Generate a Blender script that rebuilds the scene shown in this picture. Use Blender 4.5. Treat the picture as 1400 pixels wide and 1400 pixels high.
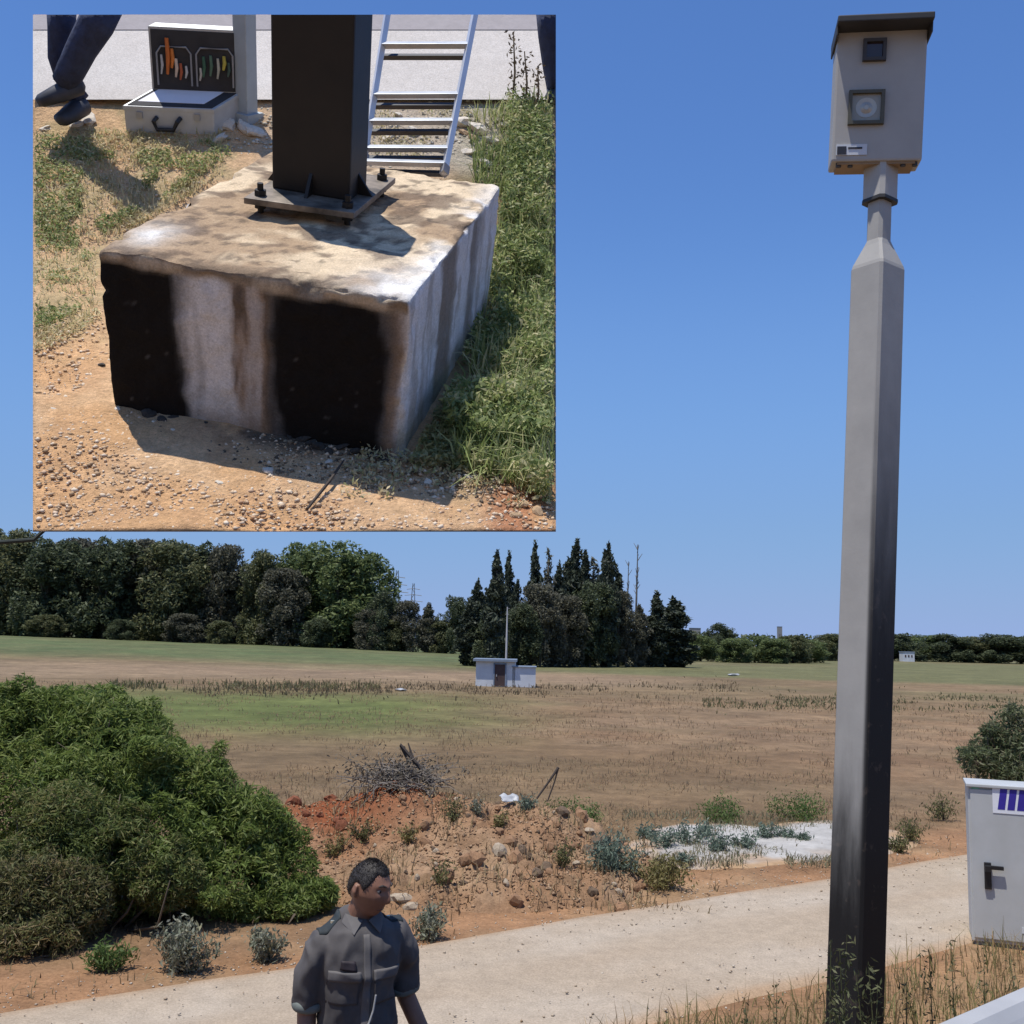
import bpy, bmesh, math
import numpy as np
from mathutils import Matrix, Vector
from mathutils.bvhtree import BVHTree

for o in list(bpy.data.objects):
    bpy.data.objects.remove(o, do_unlink=True)
scene = bpy.context.scene
COL = scene.collection

# ------------------------------------------------------------------ camera
PITCH, ROLL, CAM = math.radians(7.2), math.radians(1.4), np.array([0.0, 0.0, 2.7])
FW = np.array([0, math.cos(PITCH), math.sin(PITCH)])
_R0 = np.array([1.0, 0, 0]); _U0 = np.array([0, -math.sin(PITCH), math.cos(PITCH)])
RT = math.cos(ROLL) * _R0 + math.sin(ROLL) * _U0
UP = -math.sin(ROLL) * _R0 + math.cos(ROLL) * _U0
cam_data = bpy.data.cameras.new('camera')
cam_data.sensor_width = 36; cam_data.lens = 36
cam_data.clip_start = 0.05; cam_data.clip_end = 9000
cam = bpy.data.objects.new('camera', cam_data)
COL.objects.link(cam)
cam.matrix_world = Matrix(((RT[0], UP[0], -FW[0], CAM[0]), (RT[1], UP[1], -FW[1], CAM[1]),
                           (RT[2], UP[2], -FW[2], CAM[2]), (0, 0, 0, 1)))
scene.camera = cam

# ------------------------------------------------------------------ sky, sun, exposure
SUN = np.array([-0.22, -0.22, 1.0]); SUN /= np.linalg.norm(SUN)
world = bpy.data.worlds.new('World'); scene.world = world; world.use_nodes = True
wn = world.node_tree; wn.nodes.clear()
w_out = wn.nodes.new('ShaderNodeOutputWorld'); w_bg = wn.nodes.new('ShaderNodeBackground')
w_sky = wn.nodes.new('ShaderNodeTexSky'); w_sky.sky_type = 'NISHITA'
w_sky.sun_disc = False
w_sky.sun_elevation = math.asin(SUN[2]); w_sky.sun_rotation = math.atan2(SUN[0], SUN[1])
w_sky.air_density = 1.0; w_sky.dust_density = 0.0; w_sky.ozone_density = 10.0; w_sky.altitude = 0
w_bg.inputs['Strength'].default_value = 0.15
# the photograph's film response: the whole dome, highlights rolled off alike in every direction
def _vm(op, val):
    n = wn.nodes.new('ShaderNodeVectorMath'); n.operation = op; n.inputs[3].default_value = val; return n
w_dn, w_up, w_cv = _vm('SCALE', 0.15), _vm('SCALE', 1 / 0.15), wn.nodes.new('ShaderNodeRGBCurve')
w_cv.mapping.extend = 'HORIZONTAL'
for ci, pts in enumerate((((.117, .102), (.185, .172), (.342, .230), (1, .31)), ((.238, .231), (.371, .350), (.61, .405), (1, .43)), ((.30, .33), (.539, .60), (.737, .73), (1, .715)))):
    cv = w_cv.mapping.curves[ci]; cv.points[0].location = (0, 0); cv.points[1].location = pts[-1]
    for q in pts[:-1]: cv.points.new(*q)
w_cv.mapping.update()
wn.links.new(w_sky.outputs[0], w_dn.inputs[0]); wn.links.new(w_dn.outputs[0], w_cv.inputs['Color'])
wn.links.new(w_cv.outputs[0], w_up.inputs[0]); wn.links.new(w_up.outputs[0], w_bg.inputs[0]); wn.links.new(w_bg.outputs[0], w_out.inputs[0])
sun_data = bpy.data.lights.new('sun', 'SUN'); sun_data.energy = 5.0
sun_data.angle = math.radians(0.53); sun_data.color = (1.0, 0.95, 0.87)
sun = bpy.data.objects.new('sun', sun_data); COL.objects.link(sun)
sun.location = (0, 0, 60)
sun.rotation_mode = 'QUATERNION'; sun.rotation_quaternion = Vector(SUN).to_track_quat('Z', 'Y')
scene.view_settings.view_transform = 'Standard'; scene.view_settings.look = 'None'
scene.view_settings.exposure = 0.0; scene.view_settings.gamma = 1.0
scene.view_settings.use_curve_mapping = False
scene.render.engine = 'CYCLES'
scene.cycles.use_denoising = True
scene.cycles.max_bounces = 6; scene.cycles.transparent_max_bounces = 6

# ------------------------------------------------------------------ maths helpers
def ray(px, py):                       # view direction of a photograph pixel (1400 x 1400)
    return FW + (px - 700) / 1400 * RT + (700 - py) / 1400 * UP
def at(px, py, d):                     # world point at that pixel and view depth
    return CAM + ray(px, py) * d
def gz(px, py, z=0.0):                 # world point at that pixel and height
    r = ray(px, py); return CAM + r * ((z - CAM[2]) / r[2])
def proj(P):
    d = np.asarray(P) - CAM; z = d @ FW
    return np.stack([700 + 1400 * (d @ RT) / z, 700 - 1400 * (d @ UP) / z, z], -1)
RNG = np.random.default_rng(11)
def _h3(ix, iy, iz, s):
    n = (ix * 374761393 + iy * 668265263 + iz * 2147483647 + s * 974634777) & 0xffffffff
    n = ((n ^ (n >> 13)) * 1274126177) & 0xffffffff
    return ((n ^ (n >> 16)) & 0xffff) / 65535.0
def vnoise(P, s=0):
    P = np.asarray(P, float); i = np.floor(P).astype(np.int64); f = P - i; f = f * f * (3 - 2 * f)
    out = 0
    for a in (0, 1):
        for b in (0, 1):
            for c in (0, 1):
                wgt = (f[..., 0] if a else 1 - f[..., 0]) * (f[..., 1] if b else 1 - f[..., 1]) * (f[..., 2] if c else 1 - f[..., 2])
                out = out + wgt * _h3(i[..., 0] + a, i[..., 1] + b, i[..., 2] + c, s)
    return out
def fbm(P, s=0, o=4):
    P = np.asarray(P, float)
    if P.shape[-1] == 2: P = np.concatenate([P, np.zeros(P.shape[:-1] + (1,))], -1)
    t = 0; a = 0.5
    for k in range(o):
        t = t + a * vnoise(P * 2 ** k + 17.3 * k, s + k); a *= 0.5
    return t / (1 - 0.5 ** o)
def sstep(a, b, x):
    t = np.clip((np.asarray(x, float) - a) / (b - a), 0, 1); return t * t * (3 - 2 * t)
def unit(v): v = np.asarray(v, float); return v / np.linalg.norm(v)

# ------------------------------------------------------------------ material helpers
MATS = {}
def nodes_mat(name):
    m = bpy.data.materials.new(name); m.use_nodes = True
    nt = m.node_tree; return m, nt, nt.nodes['Principled BSDF']
def N(nt, kind, **kw):
    n = nt.nodes.new(kind)
    for k, v in kw.items():
        if k.startswith('i_'): n.inputs[k[2:].replace('_', ' ')].default_value = v
        else: setattr(n, k, v)
    return n
def ramp(nt, src, stops):
    r = nt.nodes.new('ShaderNodeValToRGB'); e = r.color_ramp.elements
    while len(e) < len(stops): e.new(0.5)
    for el, (p, c) in zip(e, stops):
        el.position = p; el.color = c if len(c) == 4 else (*c, 1)
    nt.links.new(src, r.inputs[0]); return r
def mixc(nt, fac, a, b, mode='MIX'):
    n = nt.nodes.new('ShaderNodeMix'); n.data_type = 'RGBA'; n.blend_type = mode
    for sock, v in ((n.inputs[0], fac), (n.inputs[6], a), (n.inputs[7], b)):
        if hasattr(v, 'node'): nt.links.new(v, sock)
        elif isinstance(v, (int, float)): sock.default_value = v
        else: sock.default_value = (*v, 1)
    return n.outputs[2]
def noise(nt, vec, scale, detail=6, rough=0.6):
    n = N(nt, 'ShaderNodeTexNoise'); n.inputs['Scale'].default_value = scale
    n.inputs['Detail'].default_value = detail; n.inputs['Roughness'].default_value = rough
    if vec is not None: nt.links.new(vec, n.inputs['Vector'])
    return n.outputs['Fac']
def objco(nt): return nt.nodes.new('ShaderNodeTexCoord').outputs['Object']
def bump(nt, bsdf, h, strength=0.4, dist=0.02):
    b = N(nt, 'ShaderNodeBump'); b.inputs['Strength'].default_value = strength; b.inputs['Distance'].default_value = dist
    nt.links.new(h, b.inputs['Height']); nt.links.new(b.outputs[0], bsdf.inputs['Normal'])
def plain(name, c1, c2=None, scale=8.0, rough=0.7, metal=0.0, bmp=0.0, bscale=None, bdist=0.01):
    if name in MATS: return MATS[name]
    m, nt, b = nodes_mat(name); co = objco(nt)
    c2 = c2 or tuple(min(1, c * 0.72) for c in c1)
    f = noise(nt, co, scale)
    r = ramp(nt, f, [(0.32, c1), (0.68, c2)])
    nt.links.new(r.outputs[0], b.inputs['Base Color'])
    b.inputs['Roughness'].default_value = rough; b.inputs['Metallic'].default_value = metal
    if bmp: bump(nt, b, noise(nt, co, bscale or scale * 4), bmp, bdist)
    MATS[name] = m; return m
def leafmat(name, cols, trans=0.3, rough=0.55):
    if name in MATS: return MATS[name]
    m, nt, b = nodes_mat(name)
    g = nt.nodes.new('ShaderNodeNewGeometry')
    big = noise(nt, objco(nt), 1.6, 3)
    add = N(nt, 'ShaderNodeMath', operation='MULTIPLY_ADD'); nt.links.new(big, add.inputs[0])
    add.inputs[1].default_value = 1.5; add.inputs[2].default_value = -0.75
    add2 = N(nt, 'ShaderNodeMath', operation='ADD', use_clamp=True)
    nt.links.new(add.outputs[0], add2.inputs[0]); nt.links.new(g.outputs['Random Per Island'], add2.inputs[1])
    k = len(cols) - 1
    r = ramp(nt, add2.outputs[0], [(i / k, c) for i, c in enumerate(cols)])
    nt.links.new(r.outputs[0], b.inputs['Base Color']); b.inputs['Roughness'].default_value = rough
    b.inputs['Specular IOR Level'].default_value = 0.25
    t = nt.nodes.new('ShaderNodeBsdfTranslucent'); nt.links.new(r.outputs[0], t.inputs[0])
    mx = nt.nodes.new('ShaderNodeMixShader'); mx.inputs[0].default_value = trans
    nt.links.new(b.outputs[0], mx.inputs[1]); nt.links.new(t.outputs[0], mx.inputs[2])
    nt.links.new(mx.outputs[0], nt.nodes['Material Output'].inputs[0])
    MATS[name] = m; return m
def attrmat(name, detail_scale, amount=0.35, rough=0.9, bmp=0.5, bdist=0.03, bscale=None, fine=None, coarse=()):
    """albedo from a per-vertex colour 'col', broken up by noise"""
    m, nt, b = nodes_mat(name); co = objco(nt)
    a = N(nt, 'ShaderNodeAttribute', attribute_name='col')
    f = noise(nt, co, detail_scale, 8, 0.7)
    r = ramp(nt, f, [(0.25, (1 - amount,) * 3), (0.75, (1 + amount,) * 3)])
    c = mixc(nt, 1.0, a.outputs['Color'], r.outputs[0], 'MULTIPLY')
    if fine:
        f2 = noise(nt, co, fine, 4, 0.8)
        r2 = ramp(nt, f2, [(0.3, (0.72, 0.72, 0.70)), (0.7, (1.22, 1.22, 1.24))])
        c = mixc(nt, 1.0, c, r2.outputs[0], 'MULTIPLY')
    for cs, ca in coarse:
        r3 = ramp(nt, noise(nt, co, cs, 7, 0.65), [(0.33, (1 - ca,) * 3), (0.67, (1 + ca, 1 + ca * .95, 1 + ca * .85))])
        c = mixc(nt, 1.0, c, r3.outputs[0], 'MULTIPLY')
    nt.links.new(c, b.inputs['Base Color']); b.inputs['Roughness'].default_value = rough
    b.inputs['Specular IOR Level'].default_value = 0.15
    bump(nt, b, noise(nt, co, bscale or detail_scale * 2, 8, 0.7), bmp, bdist)
    MATS[name] = m; return m

# ------------------------------------------------------------------ mesh helpers
def link(name, me, mat=None, parent=None, loc=None):
    o = bpy.data.objects.new(name, me)
    COL.objects.link(o)
    if me is not None and mat is not None and not me.materials: me.materials.append(mat)
    if parent is not None: o.parent = parent
    if loc is not None: o.location = loc
    return o
def tag(o, label, cat, group=None):
    o['label'] = label; o['category'] = cat
    if group: o['group'] = group
    return o
def kind(o, k): o['kind'] = k; return o
def root(name, loc=(0, 0, 0), rz=0.0, mw=None):
    o = bpy.data.objects.new(name, None); COL.objects.link(o); o.empty_display_size = 0.1
    if mw is not None: o.matrix_world = mw
    else: o.location = loc; o.rotation_euler = (0, 0, rz)
    return o
def npmesh(name, V, Fq, smooth=False, col=None):
    V = np.asarray(V, np.float32); Fq = np.asarray(Fq, np.int32); k = Fq.shape[1]
    me = bpy.data.meshes.new(name)
    me.vertices.add(len(V)); me.vertices.foreach_set('co', V.ravel())
    me.loops.add(Fq.size); me.loops.foreach_set('vertex_index', Fq.ravel())
    me.polygons.add(len(Fq)); me.polygons.foreach_set('loop_start', np.arange(0, Fq.size, k, dtype=np.int32))
    if smooth: me.polygons.foreach_set('use_smooth', np.ones(len(Fq), bool))
    me.update(calc_edges=True); me.validate()
    if col is not None:
        a = me.color_attributes.new('col', 'FLOAT_COLOR', 'POINT')
        a.data.foreach_set('color', np.concatenate([col, np.ones((len(col), 1))], 1).astype(np.float32).ravel())
    return me
class MB:
    """collects simple solids into one mesh"""
    def __init__(s): s.v = []; s.f = []
    def add(s, V, Fs):
        b = len(s.v); s.v += [tuple(map(float, p)) for p in V]; s.f += [tuple(int(i) + b for i in q) for q in Fs]; return s
    def box(s, c, d, rot=None):
        c = np.array(c, float); h = np.array(d, float) / 2
        P = np.array([[x, y, z] for x in (-1, 1) for y in (-1, 1) for z in (-1, 1)]) * h
        if rot is not None: P = P @ np.asarray(rot).T
        return s.add(P + c, [(0, 1, 3, 2), (4, 6, 7, 5), (0, 4, 5, 1), (2, 3, 7, 6), (0, 2, 6, 4), (1, 5, 7, 3)])
    def tube(s, pts, rad, n=8, cap=True, flat=None):
        pts = np.asarray(pts, float); m = len(pts)
        rad = np.broadcast_to(np.asarray(rad, float), (m,)) if np.ndim(rad) < 2 else np.asarray(rad, float)
        T = np.gradient(pts, axis=0); T /= np.linalg.norm(T, axis=1)[:, None] + 1e-12
        ref = np.array([0, 0, 1.0]) if abs(T[0][2]) < 0.9 else np.array([1.0, 0, 0])
        if flat is not None: ref = np.asarray(flat, float)
        V = []
        a = np.linspace(0, 2 * np.pi, n, endpoint=False)
        for i in range(m):
            u = np.cross(ref, T[i]); u /= np.linalg.norm(u) + 1e-12; w = np.cross(T[i], u)
            r = rad[i]; ru, rw = (r, r) if np.ndim(r) == 0 else r
            V.append(pts[i] + np.outer(np.cos(a) * ru, u) + np.outer(np.sin(a) * rw, w))
        V = np.concatenate(V); Fs = []
        for i in range(m - 1):
            for j in range(n):
                k = (j + 1) % n; Fs.append((i * n + j, i * n + k, (i + 1) * n + k, (i + 1) * n + j))
        if cap: Fs += [tuple(range(n))[::-1], tuple(range((m - 1) * n, m * n))]
        return s.add(V, Fs)
    def prism(s, poly, z0, z1):
        n = len(poly); V = [(x, y, z0) for x, y in poly] + [(x, y, z1) for x, y in poly]
        return s.add(V, [tuple(range(n))[::-1], tuple(range(n, 2 * n))] + [(i, (i + 1) % n, n + (i + 1) % n, n + i) for i in range(n)])
    def mesh(s, name, smooth=False, bevel=0.0, seg=2):
        me = bpy.data.meshes.new(name); me.from_pydata(s.v, [], s.f); me.update()
        bm = bmesh.new(); bm.from_mesh(me)
        bmesh.ops.recalc_face_normals(bm, faces=bm.faces)
        if bevel:
            bmesh.ops.bevel(bm, geom=[e for e in bm.edges if e.is_manifold and e.calc_face_angle(0) > 0.5], offset=bevel, segments=seg, affect='EDGES', profile=0.6)
        bm.to_mesh(me); bm.free()
        if smooth: me.polygons.foreach_set('use_smooth', np.ones(len(me.polygons), bool))
        return me
    def build(s, name, mat, parent=None, loc=None, smooth=False, bevel=0.0, seg=2):
        return link(name, s.mesh(name, smooth, bevel, seg), mat, parent, loc)
def leaves(rng, C, L, W, up=0.0, droop=None, flat=0.0):
    """one rhombic leaf quad per centre"""
    n = len(C); t = rng.normal(size=(n, 3)); t[:, 2] += up
    if droop is not None: t = t + droop
    t /= np.linalg.norm(t, axis=1)[:, None]
    q = rng.normal(size=(n, 3)); b = np.cross(t, q); b /= np.linalg.norm(b, axis=1)[:, None] + 1e-9
    if flat:                                             # leaves held level, facing the sky
        nm = rng.normal(size=(n, 3)) + np.array([0, 0, flat]); nm /= np.linalg.norm(nm, axis=1)[:, None]
        t = np.cross(nm, rng.normal(size=(n, 3))); t /= np.linalg.norm(t, axis=1)[:, None] + 1e-9; b = np.cross(nm, t)
    L = np.broadcast_to(L, (n,))[:, None]; W = np.broadcast_to(W, (n,))[:, None]
    nrm = np.cross(t, b)
    V = np.stack([C - t * L, C + b * W + nrm * L * 0.12, C + t * L, C - b * W + nrm * L * 0.12], 1).reshape(-1, 3)
    return V, np.arange(4 * n).reshape(n, 4)
def blades(rng, B, H, W, lean=0.35, seg=2):
    """tapered grass blades standing on points B"""
    n = len(B); H = np.broadcast_to(H, (n,)); W = np.broadcast_to(W, (n,))
    a = rng.uniform(0, 2 * np.pi, n); la = rng.uniform(0, 2 * np.pi, n); ln = np.abs(rng.normal(0, lean, n))
    s = np.stack([np.cos(a), np.sin(a), 0 * a], 1); d = np.stack([np.cos(la), np.sin(la), 0 * a], 1)
    mid = B + np.array([0, 0, 1.0]) * (H * 0.55)[:, None] + d * (H * ln * 0.3)[:, None]
    tip = B + np.array([0, 0, 1.0]) * (H * (1 - 0.35 * ln))[:, None] + d * (H * ln)[:, None]
    V = np.stack([B - s * W[:, None], B + s * W[:, None], mid + s * W[:, None] * 0.8, mid - s * W[:, None] * 0.8, tip + s * W[:, None] * .12, tip - s * W[:, None] * .12], 1).reshape(-1, 3)
    i = np.arange(n)[:, None] * 6
    Fq = np.concatenate([i + np.array([[0, 1, 2, 3]]), i + np.array([[3, 2, 4, 5]])])
    return V, Fq
def rock_mesh(name, seed, r=1.0, sub=2, rough=0.35, flat=0.7):
    bm = bmesh.new(); bmesh.ops.create_icosphere(bm, subdivisions=sub, radius=r)
    for v in bm.verts:
        c = np.array(v.co); k = 1 + rough * (2 * fbm(c * 1.3 / r + seed * 7.1, seed, 3) - 1) * 1.6
        v.co = Vector((c[0] * k, c[1] * k * 0.85, c[2] * k * flat))
    me = bpy.data.meshes.new(name); bm.to_mesh(me); bm.free(); return me
def copy_tree(o, parent=None):
    c = o.copy(); COL.objects.link(c); c.parent = parent
    for ch in o.children:
        copy_tree(ch, c)
    return c
ORD = ['first', 'second', 'third', 'fourth', 'fifth', 'sixth', 'seventh', 'eighth', 'ninth', 'tenth', 'eleventh', 'twelfth',
       'thirteenth', 'fourteenth', 'fifteenth', 'sixteenth', 'seventeenth', 'eighteenth', 'nineteenth', 'twentieth']
def facegrid(n, m): return np.meshgrid(np.linspace(0, 1, n), np.linspace(0, 1, m), indexing='ij')
octv = np.array([[1, 0, 0], [-1, 0, 0], [0, 1, 0], [0, -1, 0], [0, 0, 1], [0, 0, -1.0]]); octf = np.array([[0, 2, 4], [2, 1, 4], [1, 3, 4], [3, 0, 4], [2, 0, 5], [1, 2, 5], [3, 1, 5], [0, 3, 5]])

# ------------------------------------------------------------------ terrain
DR = np.array([0.83, 0.558])           # direction of the highway and the dirt road
DN = np.array([-0.558, 0.83])          # across them, away from the camera
def wco(x, y): return x * DN[0] + y * DN[1]
def scoord(x, y): return x * DR[0] + y * DR[1]
def ground_z(x, y):
    x = np.asarray(x, float); y = np.asarray(y, float); w = wco(x, y); d = np.hypot(x, y)
    z = 1.05 * (1 - sstep(1.75, 4.0, w))
    ang = np.degrees(np.arctan2(x, y))
    left = 1 - sstep(-14, 2, ang)
    z = z + (0.75 + 0.75 * (1 - sstep(-30, -10, ang))) * sstep(70, 200, d) * left
    P = np.stack([x, y], -1)
    field = sstep(8.7, 10.5, w)
    z = z + field * (0.10 * (fbm(P * 0.7, 3, 4) - 0.5) + 0.25 * (fbm(P * 0.06, 9, 3) - 0.5) * sstep(14, 40, d)) * (1 - 0.6 * sstep(120, 220, d))
    z = z + (1 - field) * sstep(2.0, 2.6, w) * (1 - sstep(5.2, 5.7, w) * (1 - sstep(8.2, 8.7, w))) * 0.07 * (fbm(P * 1.6, 5, 3) - 0.5)
    return z
ang = np.concatenate([np.arange(-38, 38.01, 0.32), np.arange(43, 318, 5.5)]); ang = np.unique(np.round(ang, 3))
rad = np.concatenate([[0.05], 0.8 * 1.036 ** np.arange(0, 240)]); rad = rad[rad < 4200]
AA, RR = np.meshgrid(np.radians(ang), rad)
GX, GY = RR * np.sin(AA), RR * np.cos(AA)
GZ = ground_z(GX, GY)
V = np.stack([GX, GY, GZ], -1).reshape(-1, 3)
na, nr = len(ang), len(rad)
ii, jj = np.meshgrid(np.arange(nr - 1), np.arange(na), indexing='ij')
j2 = (jj + 1) % na
Fq = np.stack([ii * na + jj, ii * na + j2, (ii + 1) * na + j2, (ii + 1) * na + jj], -1).reshape(-1, 4)[:, ::-1]
P2 = V[:, :2]; d = np.hypot(P2[:, 0], P2[:, 1]); w = wco(P2[:, 0], P2[:, 1]); an = np.degrees(np.arctan2(P2[:, 0], P2[:, 1]))
def C3(r, g, b): return np.array([[r, g, b]])
def blend(c, f, k): return c * (1 - f[:, None]) + k * f[:, None]
n1 = fbm(P2 * 0.35, 21, 5); n4 = fbm(P2 * np.array([.16, .5]), 27, 5); d = d * (1 + .16 * (fbm(P2 * np.array([.03, .05]), 33, 4) - .5)); n2 = fbm(P2 * 0.05, 31, 4); n3 = fbm(P2 * np.array([0.012, 0.05]), 41, 4)
c = np.repeat(C3(.205, .128, .074), len(V), 0)                        # dry stubble field
c = blend(c, sstep(.42, .68, n1) * .7, C3(.225, .155, .095))
c = blend(c, sstep(.50, .72, n2) * .55, C3(.16, .115, .062))
c = blend(c, sstep(.50, .66, n4) * .45, C3(.145, .105, .058)); c = blend(c, sstep(.56, .70, fbm(P2 * .22, 29, 5)) * .5, C3(.27, .185, .115))
far = sstep(24, 60, d)
c = blend(c, far * .55, C3(.175, .132, .075))
grn = np.clip(sstep(.42, .66, n3) * sstep(60, 90, d) + .75 * sstep(90, 130, d), 0, 1)
c = blend(c, grn * .75, C3(.115, .130, .058))
gl = sstep(24, 36, d) * (1 - sstep(42, 58, d)) * (1 - sstep(-9, 5, an + 6 * (n1 - .5)))   # green strip at left
c = blend(c, gl * .95, C3(.105, .128, .040))
tan = sstep(58, 74, d) * (1 - sstep(80, 104, d)) * (1 - sstep(4, 14, an))
c = blend(c, tan * .8, C3(.235, .168, .110))
lush = sstep(92, 130, d) * (.6 + .4 * sstep(.4, .6, n4)) * (1 - sstep(-3, 5, an))
c = blend(c, lush * .75, C3(.085, .118, .050))
soil = 1 - sstep(9.0, 10.2, w + 1.6 * (n1 - .5))                       # red earth beside the track
c = blend(c, soil, C3(.285, .160, .085) * 1.0)
c = blend(c, soil * sstep(.45, .7, fbm(P2 * 1.1, 51, 4)) * .55, C3(.31, .215, .125))
emb = 1 - sstep(5.0, 5.9, w + .5 * (n1 - .5))
c = blend(c, emb * .85, C3(.275, .175, .095))
ground = kind(link('ground', npmesh('ground', V, Fq, True, c), attrmat('field_soil', 2.2, .34, .95, .8, .07, 5.0, fine=26.0, coarse=((.45, .22), (.09, .20)))), 'structure')

def strip(name, w0, w1, s0, s1, ns, nw, dz, colf, mat, crown=0.0, edge=0.12, seed=0):
    S, Wn = np.meshgrid(np.linspace(s0, s1, ns), np.linspace(0, 1, nw), indexing='ij')
    lo = w0 + edge * 2 * (fbm(np.stack([S[:, 0] * .5, 0 * S[:, 0]], -1), seed + 1, 4) - .5)
    hi = w1 + edge * 2 * (fbm(np.stack([S[:, 0] * .5, 0 * S[:, 0] + 9], -1), seed + 2, 4) - .5)
    Wc = lo[:, None] * (1 - Wn) + hi[:, None] * Wn
    X = S * DR[0] + Wc * DN[0]; Y = S * DR[1] + Wc * DN[1]
    Pn = np.stack([X, Y], -1)
    Z = ground_z(X, Y) * 0 + dz + crown * np.sin(np.pi * Wn)
    Z = Z + .022 * (fbm(Pn * 2.2, seed + 3, 4) - .5) * np.sin(np.pi * Wn)
    for rut in (.28, .72): Z = Z - .018 * np.exp(-((Wn - rut) / .07) ** 2) * (crown > 0)
    edge_row = (Wn == 0) | (Wn == 1); Z = np.where(edge_row, Z - .05, Z)
    V = np.stack([X, Y, Z], -1).reshape(-1, 3)
    i, j = np.meshgrid(np.arange(ns - 1), np.arange(nw - 1), indexing='ij')
    Fq = np.stack([i * nw + j, (i + 1) * nw + j, (i + 1) * nw + j + 1, i * nw + j + 1], -1).reshape(-1, 4)
    return link(name, npmesh(name, V, Fq, True, colf(V, Wn.reshape(-1))), mat)
def trackcol(V, u):
    n = fbm(V[:, :2] * 1.4, 61, 4); c = np.repeat(C3(.365, .293, .215), len(V), 0)
    c = blend(c, sstep(.45, .7, n) * .6, C3(.41, .345, .27))
    rut = np.exp(-((u - .28) / .09) ** 2) + np.exp(-((u - .72) / .09) ** 2); c = blend(c, rut * .45 * sstep(.3, .6, fbm(V[:, :2] * .8, 63, 3)), C3(.43, .37, .295)); mid_ = np.exp(-((u - .5) / .08) ** 2); c = blend(c, mid_ * .4 * sstep(.4, .65, n), C3(.31, .225, .145))
    e = np.minimum(u, 1 - u); c = blend(c, 1 - sstep(0, .10, e + .06 * (n - .5)), C3(.36, .24, .145)); return c
track = kind(strip('dirt_road', 5.75, 8.28, -45, 120, 700, 26, .03, trackcol, attrmat('track_gravel', 6, .16, .95, .55, .02, 14, fine=60.0), .03, .13, 3), 'structure')
asph = plain('asphalt', (.055, .053, .05), (.04, .04, .042), 9, .9, 0, .3, 160, .004)
kind(strip('paved_road', -8.5, 1.1, -60, 120, 60, 6, 1.058, lambda V, u: np.repeat(C3(.05, .05, .05), len(V), 0), asph, 0, 0, 5), 'structure')

# white sand spread on the field edge
def sheet(name, px_poly, dz, mat, colr, seed, hgt=.05):
    P = np.array([gz(*p)[:2] for p in px_poly]); ctr = P.mean(0)
    rings = np.linspace(0, 1, 12); na_ = 72
    th = np.linspace(0, 2 * np.pi, na_, endpoint=False)
    pa = np.arctan2(P[:, 1] - ctr[1], P[:, 0] - ctr[0]); o = np.argsort(pa); pr = np.hypot(*(P - ctr).T)
    R = np.interp(th, np.concatenate([pa[o] - 2 * np.pi, pa[o], pa[o] + 2 * np.pi]), np.tile(pr[o], 3))
    R = R * (1 + .35 * (fbm(np.stack([np.cos(th) * 2.5, np.sin(th) * 2.5], -1), seed, 4) - .5))
    X = ctr[0] + np.outer(rings, R * np.cos(th)); Y = ctr[1] + np.outer(rings, R * np.sin(th))
    Pn = np.stack([X, Y], -1)
    Z = ground_z(X, Y) + dz + hgt * (1 - rings[:, None] ** 2) * (.5 + fbm(Pn * 1.7, seed + 1, 3)); Z[-1] -= .05
    V = np.stack([X, Y, Z], -1).reshape(-1, 3); i, j = np.meshgrid(np.arange(11), np.arange(na_), indexing='ij')
    Fq = np.stack([i * na_ + j, (i + 1) * na_ + j, (i + 1) * na_ + (j + 1) % na_, i * na_ + (j + 1) % na_], -1).reshape(-1, 4)
    cc = np.repeat(C3(*colr), len(V), 0) * (.75 + .5 * fbm(V[:, :2] * 2.5, seed + 2, 4))[:, None]; rim = np.repeat(rings, na_); cc = blend(cc, sstep(.62, 1.0, rim + .8 * (fbm(V[:, :2] * 2.2, seed + 4, 4) - .5)), C3(.36, .24, .14))
    return kind(link(name, npmesh(name, V, Fq, True, cc), mat), 'structure')
sandmat = attrmat('pale_sand', 7, .22, .95, .5, .02, 18)
sheet('white_sand', [(850, 1150), (905, 1187), (1000, 1185), (1130, 1176), (1250, 1160), (1262, 1138), (1130, 1122), (1040, 1132), (930, 1130)], .012, sandmat, (.37, .355, .33), 5)

# ------------------------------------------------------------------ soil mound with clods
def mound_h(x, y):
    z = 0
    for (cx, cy, r1, r2, h) in [(-1.3, 13.5, 1.9, 1.4, .72), (-.15, 13.3, 1.9, 1.5, .66), (-.4, 11.9, 2.2, 1.3, .36), (.75, 12.7, 1.25, 1.1, .38), (-2.5, 13.3, 1.3, 1.2, .60)]:
        q = ((x - cx) / r1) ** 2 + ((y - cy) / r2) ** 2; z = np.maximum(z, h * np.maximum(0, 1 - q) ** .8) if np.ndim(z) else h * np.maximum(0, 1 - q) ** .8
    n = fbm(np.stack([x * 1.3, y * 1.3], -1), 71, 5)
    q = np.stack([x, y], -1); lump = np.abs(fbm(q * 2.6, 72, 4) - .5) * .34 + np.abs(fbm(q * 7.5, 73, 3) - .5) * .17
    return z * (.60 + .8 * n) - .09 + lump * sstep(0, .18, z)
mx, my = np.meshgrid(np.linspace(-4, 2.8, 230), np.linspace(10.4, 15.6, 170), indexing='ij')
mz = mound_h(mx, my) + ground_z(mx, my)
V = np.stack([mx, my, mz], -1).reshape(-1, 3); i, j = np.meshgrid(np.arange(229), np.arange(169), indexing='ij')
Fq = np.stack([i * 170 + j, (i + 1) * 170 + j, (i + 1) * 170 + j + 1, i * 170 + j + 1], -1).reshape(-1, 4)
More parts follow.
